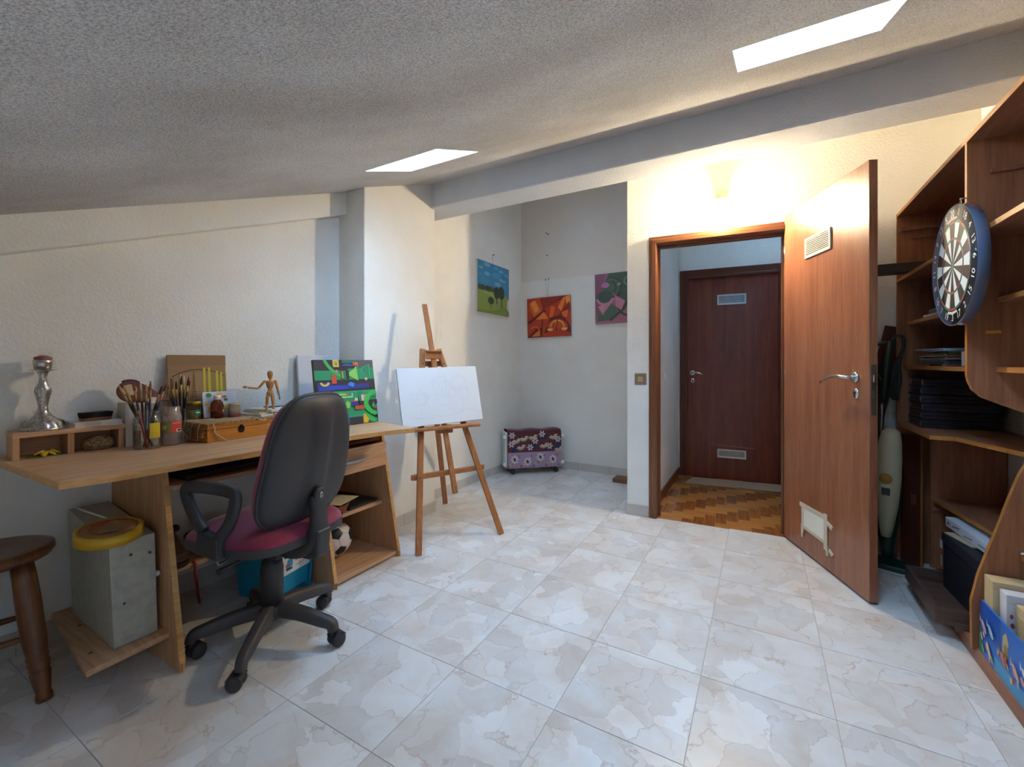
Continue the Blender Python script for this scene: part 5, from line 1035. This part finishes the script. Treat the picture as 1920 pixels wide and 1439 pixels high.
# six black cases
for i in range(6):
    t = thing('black_case', ('topmost', 'second from the top', 'third from the top', 'fourth from the top', 'fifth from the top', 'bottom')[5-i]+' of the six flat black cases stacked on the counter board', 'case', (.70+.004*((i*7) % 3), 2.945+.004*((i*5) % 3), .7705+.0415*i), 0, 'flat black cases stacked on the counter board')
    G().box(0, .285, 0, .225, .001, .018).box(0, .285, 0, .225, .0205, .0395).build('case_shell', flat('#211e27', .28), t, .002)
    G().box(.002, .283, .002, .223, .017, .022).build('case_seam', flat('#08080a', .6), t)
    for y in (.004, .2): G().box(-.0025, .006, y, y+.012, .008, .032).build('corner_clip', M_STEEL, t, .001)
for i, (x, y, r, lb) in enumerate(((.965, 2.98, .3, 'rear yellow paper slip lying by the foot of the black case stack'), (.935, 2.87, -.1, 'front yellow paper slip on the counter board below the black cases'))):
    t = thing('paper_slip', lb, 'paper', (x-.06, y-.05, .7703+.0008*i), r); G().box(-.035, .035, -.045, .045, 0, .0006).build('slip', flat('#b8862a', .7), t)

# papers and albums on the shelf above the cases
pal = [('#2f3a34', .010, 'dark folder at the bottom of the paper pile'), ('#8a86b0', .008, 'lilac magazine low in the paper pile'), ('#23686e', .008, 'teal magazine in the paper pile'), ('#cfc4a4', .004, 'cream sheet in the paper pile'), ('#a83a4a', .007, 'crimson magazine in the paper pile'), ('#d7c9a0', .004, 'pale yellow sheet in the paper pile'), ('#1f5a54', .009, 'dark green folder in the paper pile'), ('#3f8a4a', .006, 'green folder near the top of the paper pile'), ('#a9b4d8', .007, 'pale blue magazine near the top of the paper pile'), ('#c3c8e0', .005, 'clear-covered lilac booklet on top of the paper pile')]
z = 1.0835
for i, (c, h, lb) in enumerate(pal):
    t = thing('magazine', lb+' on the bookcase shelf', 'magazine', (.725+random.uniform(-.012, .02), 2.83+random.uniform(-.03, .03), z+.0008), random.uniform(-.16, .16)); z += h+.0016
    G().box(.0, .21, -.11, .20, .001, h-.001).build('pages', flat(c if i % 3 else '#cfccc6', .7), t); G().box(-.001, .212, -.112, .202, 0, .001).box(-.001, .212, -.112, .202, h-.001, h).build('cover', flat(c, .35), t)
for i, (z0, h, lb) in enumerate(((1.0835, .062, 'lower white box file beside the paper pile on the shelf'), (1.1465, .058, 'upper white box file beside the paper pile on the shelf'))):
    t = thing('box_file', lb, 'file', (.735+.012*i, 2.42, z0+.0005), .0); M_F = flat('#cfcac2', .6)
    G().box(0, .21, -.14, .13, 0, .003).box(0, .21, -.14, .13, h-.003, h).box(.207, .21, -.14, .13, .003, h-.003).box(0, .21, .127, .13, .003, h-.003).build('file_cover', M_F, t, .001)
    G().box(.006, .205, -.128, .12, .004, h-.012).build('paper_stack', flat('#c4b8a2', .8), t); G().box(-.001, .001, -.06, .127, .003, h-.003).build('file_flap', flat('#d3d6d8', .6), t)
t = thing('dark_green_vase', 'dark green glassy object in the shadow above the white box files', 'vase', (.86, 2.40, 1.2055)); G().lathe([(0, 0), (.04, 0), (.055, .03), (.05, .07), (.03, .08), (.035, .093), (.03, .093), (0, .08)], seg=20).build('vase_body', flat('#1f3f38', .25), t)
rl = thing('paper_roll', 'roll of blue and cream paper lying on the shelf behind the dartboard', 'paper', (.715, 2.72, 1.3255), .06)
G().box(-.0, .20, -.28, .20, 0, .010).build('sheet_pile', flat('#c9b49a', .8), rl); G().tube([(.03, .19, .026), (.03, -.05, .026), (.03, -.27, .027)], [.014, .016, .0155], 16).build('blue_roll', flat('#8fa6d0', .6), rl); G().box(.06, .18, .02, .26, .011, .018).build('loose_sheet', flat('#cfcac8', .7), rl)
lb_ = thing('long_dark_bar', 'long dark brown bar sticking out from the top shelf toward the door', 'bar', (.53, 2.95, 1.566))
G().box(0, .44, 0, .09, 0, .05).build('bar_body', wood('dark_bar', ['#2e1d14', '#45301f'], 'x', 1, .5), lb_, .006)

# dartboard hanging from the partition edge
db = thing('dartboard', 'round dartboard hanging flat from the edge of the bookcase partition', 'dartboard', (.655, 2.245, 1.462))
fmD = Matrix(((0, 0, -1, 0), (-1, 0, 0, 0), (0, 1, 0, 0), (0, 0, 0, 1)))   # local x -> -Y, y -> Z, normal -> -X
RD = .222
m, n, l, b = newmat('sky_tinted_film'); b.inputs['Base Color'].default_value = srgb('#5d6f8c'); b.inputs['Roughness'].default_value = .12; b.inputs['Coat Weight'].default_value = 1  # blue of the reflected sky is painted into the rim film's base colour
g = G().lathe([(0, -.03), (RD, -.03), (RD, -.002), (RD-.002, 0), (0, 0)], seg=64, axis='x', cap=False); g.build('board', flat('#17181c', .45, coat=.6), db)
db.location.x = .655-.002
g = G().lathe([(RD+.0025, -.0305), (RD+.0025, .0005), (RD+.0005, .0005), (RD+.0005, -.0305), (RD+.0025, -.0305)], seg=64, axis='x', cap=False); g.build('rim_band', m, db)
order = [20, 1, 18, 4, 13, 6, 10, 15, 2, 17, 3, 19, 7, 16, 8, 11, 14, 9, 12, 5]
sg_ = []; k_ = RD/.2255
for i, num in enumerate(order):
    a0 = PI/2-(i-.5)*PI/10; a1 = a0-PI/10; W_, Bk, Rd, Gn = '#d3d8da', '#1d1c20', '#b5352f', '#1f7a58'
    c1, c2 = (Bk, Rd) if i % 2 == 0 else (W_, Gn)
    for r0, r1, c in ((.0159, .099, c1), (.099, .107, c2), (.107, .162, c1), (.162, .170, c2)): sg_.append((c, arcband(0, 0, r0*k_, r1*k_, a1, a0, 4)))
sg_ += [('#1f7a58', E_(0, 0, .0159*k_, .0159*k_, 20)), ('#b5352f', E_(0, 0, .0064*k_, .0064*k_, 16))]
prints('scoring_face', sg_, fmD @ Matrix.Translation((0, 0, .0301)), db, step=.000002, rough=.5)
wr = G()
for r in (.0064, .0159, .099, .107, .162, .170): wr.tube([(-.0308, r*k_*math.cos(t), r*k_*math.sin(t)) for t in [2*PI*j/48 for j in range(48)]], .0006, 4, closed=True)
for i in range(20): a = PI/2-(i-.5)*PI/10; wr.bar((-.0308, -.0159*k_*math.cos(a), .0159*k_*math.sin(a)), (-.0308, -.17*k_*math.cos(a), .17*k_*math.sin(a)), .001, .001)
wr.build('wire_spider', M_STEEL, db)
for i, num in enumerate(order):
    a = PI/2-i*PI/10; text('number', str(num), .038, flat('#d8dcde', .5), fmD @ Matrix.Translation((.198*k_*math.cos(a), .198*k_*math.sin(a), .0306)) @ Matrix.Rotation((a-PI/2) if math.sin(a) > -.2 else (a+PI/2), 4, 'Z'), db)
for sgn, a_ in ((1, PI/2), (-1, -PI/2)):      # pale arc of small lettering too blurred to read
    sh = [('#c9cdd2', arcband(0, 0, .174*k_, .184*k_, a_-.26+.066*j, a_-.26+.066*j+.05, 4)) for j in range(8)]; prints('lettering_arc', sh, fmD @ Matrix.Translation((0, 0, .0302)), db)
G().tube([(-.012, -.025, RD-.004), (-.006, 0, RD+.026), (-.012, .025, RD-.004)], .0012, 6).build('hanging_wire', M_STEEL, db)
G().lathe([(.003, -.01), (.003, .012)], (0, 0, RD+.027), 8, 'x').build('hook', M_STEEL, db)

# upright vacuum cleaner, planks
vc = thing('stick_vacuum', 'green and cream upright stick vacuum cleaner behind the open door', 'vacuum', (.598, 3.085, 0), math.radians(-20))
M_VG = plastic('dark_green_plastic', '#12302a', .4); M_VC = flat('#cfc5a2', .4)
hd = G().prism([(.13*sup(2*PI*i/32, .6)[0], (.075*sup(2*PI*i/32, .6)[1]-.065)) for i in range(32)], .008, .04).build('floor_head', M_VG, vc, .012, 3)
G().prism([(.133*sup(2*PI*i/32, .6)[0], .078*sup(2*PI*i/32, .6)[1]-.065) for i in range(32)], .003, .014).build('head_bumper', flat('#b9bdb0', .5), hd)
def ell(P, R, seg=20):     # elliptical loft: R = (half width, half depth)
    vs = [(p[0]+r[0]*math.cos(2*PI*j/seg), p[1]+r[1]*math.sin(2*PI*j/seg), p[2]) for p, r in zip(P, R) for j in range(seg)]; n_ = len(P)
    return G().add(vs, [(i*seg+j, i*seg+(j+1) % seg, (i+1)*seg+(j+1) % seg, (i+1)*seg+j) for i in range(n_-1) for j in range(seg)]+[tuple(range(seg))[::-1], tuple((n_-1)*seg+j for j in range(seg))], True)
ell([(0, 0, .03), (-.003, .005, .08), (-.008, .012, .17), (-.01, .03, .30), (-.012, .045, .46), (-.02, .05, .60), (-.028, .055, .70)], [(.03, .03), (.028, .028), (.042, .035), (.06, .04), (.068, .04), (.062, .035), (.03, .02)]).build('motor_housing', M_VG, vc)
bd = ell([(-.006, -.01, .155), (-.004, -.012, .20), (0, -.01, .32), (.0, .0, .45), (.003, .01, .56), (.006, .02, .66), (.008, .028, .72), (.008, .03, .738)], [(.022, .03), (.030, .038), (.046, .05), (.056, .055), (.056, .052), (.050, .045), (.040, .036), (.02, .018)]).build('bag_cover', M_VC, vc)
G().lathe([(0, 0), (.028, 0), (.027, -.006), (0, -.008)], (-.0, -.0535, .475), 24, 'y', False).build('round_badge', flat('#b98a3a', .4), bd)
G().box(-.018, .018, -.058, -.045, .385, .425).build('display_window', flat('#4a5454', .3), bd, .004); G().box(-.02, .02, -.0575, -.045, .432, .44).build('display_bar', flat('#e0dccf', .4), bd)
G().tube([(-.045, .05, .62), (-.03, .06, .90)], .0125, 14).build('steel_tube', M_STEEL, vc)
G().tube([(-.030, .06, .88), (-.018, .064, 1.06), (.0, .07, 1.22)], [.018, .02, .018], 14).build('handle_shaft', M_VG, vc)
G().tube(catmull([(-.022, .062, .98), (-.07, .05, 1.07), (-.10, .04, 1.14), (-.075, .045, 1.19), (-.01, .066, 1.215)], 5), .011, 10).build('handle_grip', M_VG, vc)
G().tube(catmull([(0, .07, 1.2), (.02, .075, 1.245), (.05, .075, 1.24), (.055, .07, 1.19), (.035, .066, 1.12), (.02, .064, 1.09)], 5), .0075, 8).build('cord_hook', M_VG, vc)
cd_ = flat('#16211c', .5)
for k in range(4): G().tube(catmull([(.035+.004*k, .05-.004*k, 1.13), (.045-.003*k, .048, 1.0), (.02+.006*k, .05-.006*k, .90), (.003+.008*k, .05, .93), (.012+.006*k, .046, 1.05), (.035+.004*k, .05-.004*k, 1.13)], 5), .0052, 8).build('power_cord', cd_, vc)
lbd = thing('loose_board', 'narrow upright dark board with a scratched face standing between vacuum and bookcase', 'board', (.709, 3.152, 0), math.atan2(-.073, .066))
G().box(-.05, .05, -.006, .008, 0, .702).build('board_panel', wood('dark_board', ['#4a2014', '#5d2a1a'], 'z', 1, .45), lbd, .001); G().box(.05, .0512, -.006, .008, 0, .702).build('board_edge', M_CASEDGE, lbd)
for k in range(3): G().box(.006+.009*k, .009+.009*k, -.0066, -.006, .33, .385).build('scratch_mark', flat('#9a5a48', .7), lbd)
wp = thing('wood_plank', 'dark red-brown plank leaning on the wall behind the vacuum cleaner', 'plank', (.40, 3.215, 0), rot=(-.008, math.radians(11.6), .05))
G().box(-.05, .05, 0, .018, 0, 1.33).build('plank_body', wood('dark_plank', ['#451812', '#5a231a'], 'z', 1, .45), wp, .002)
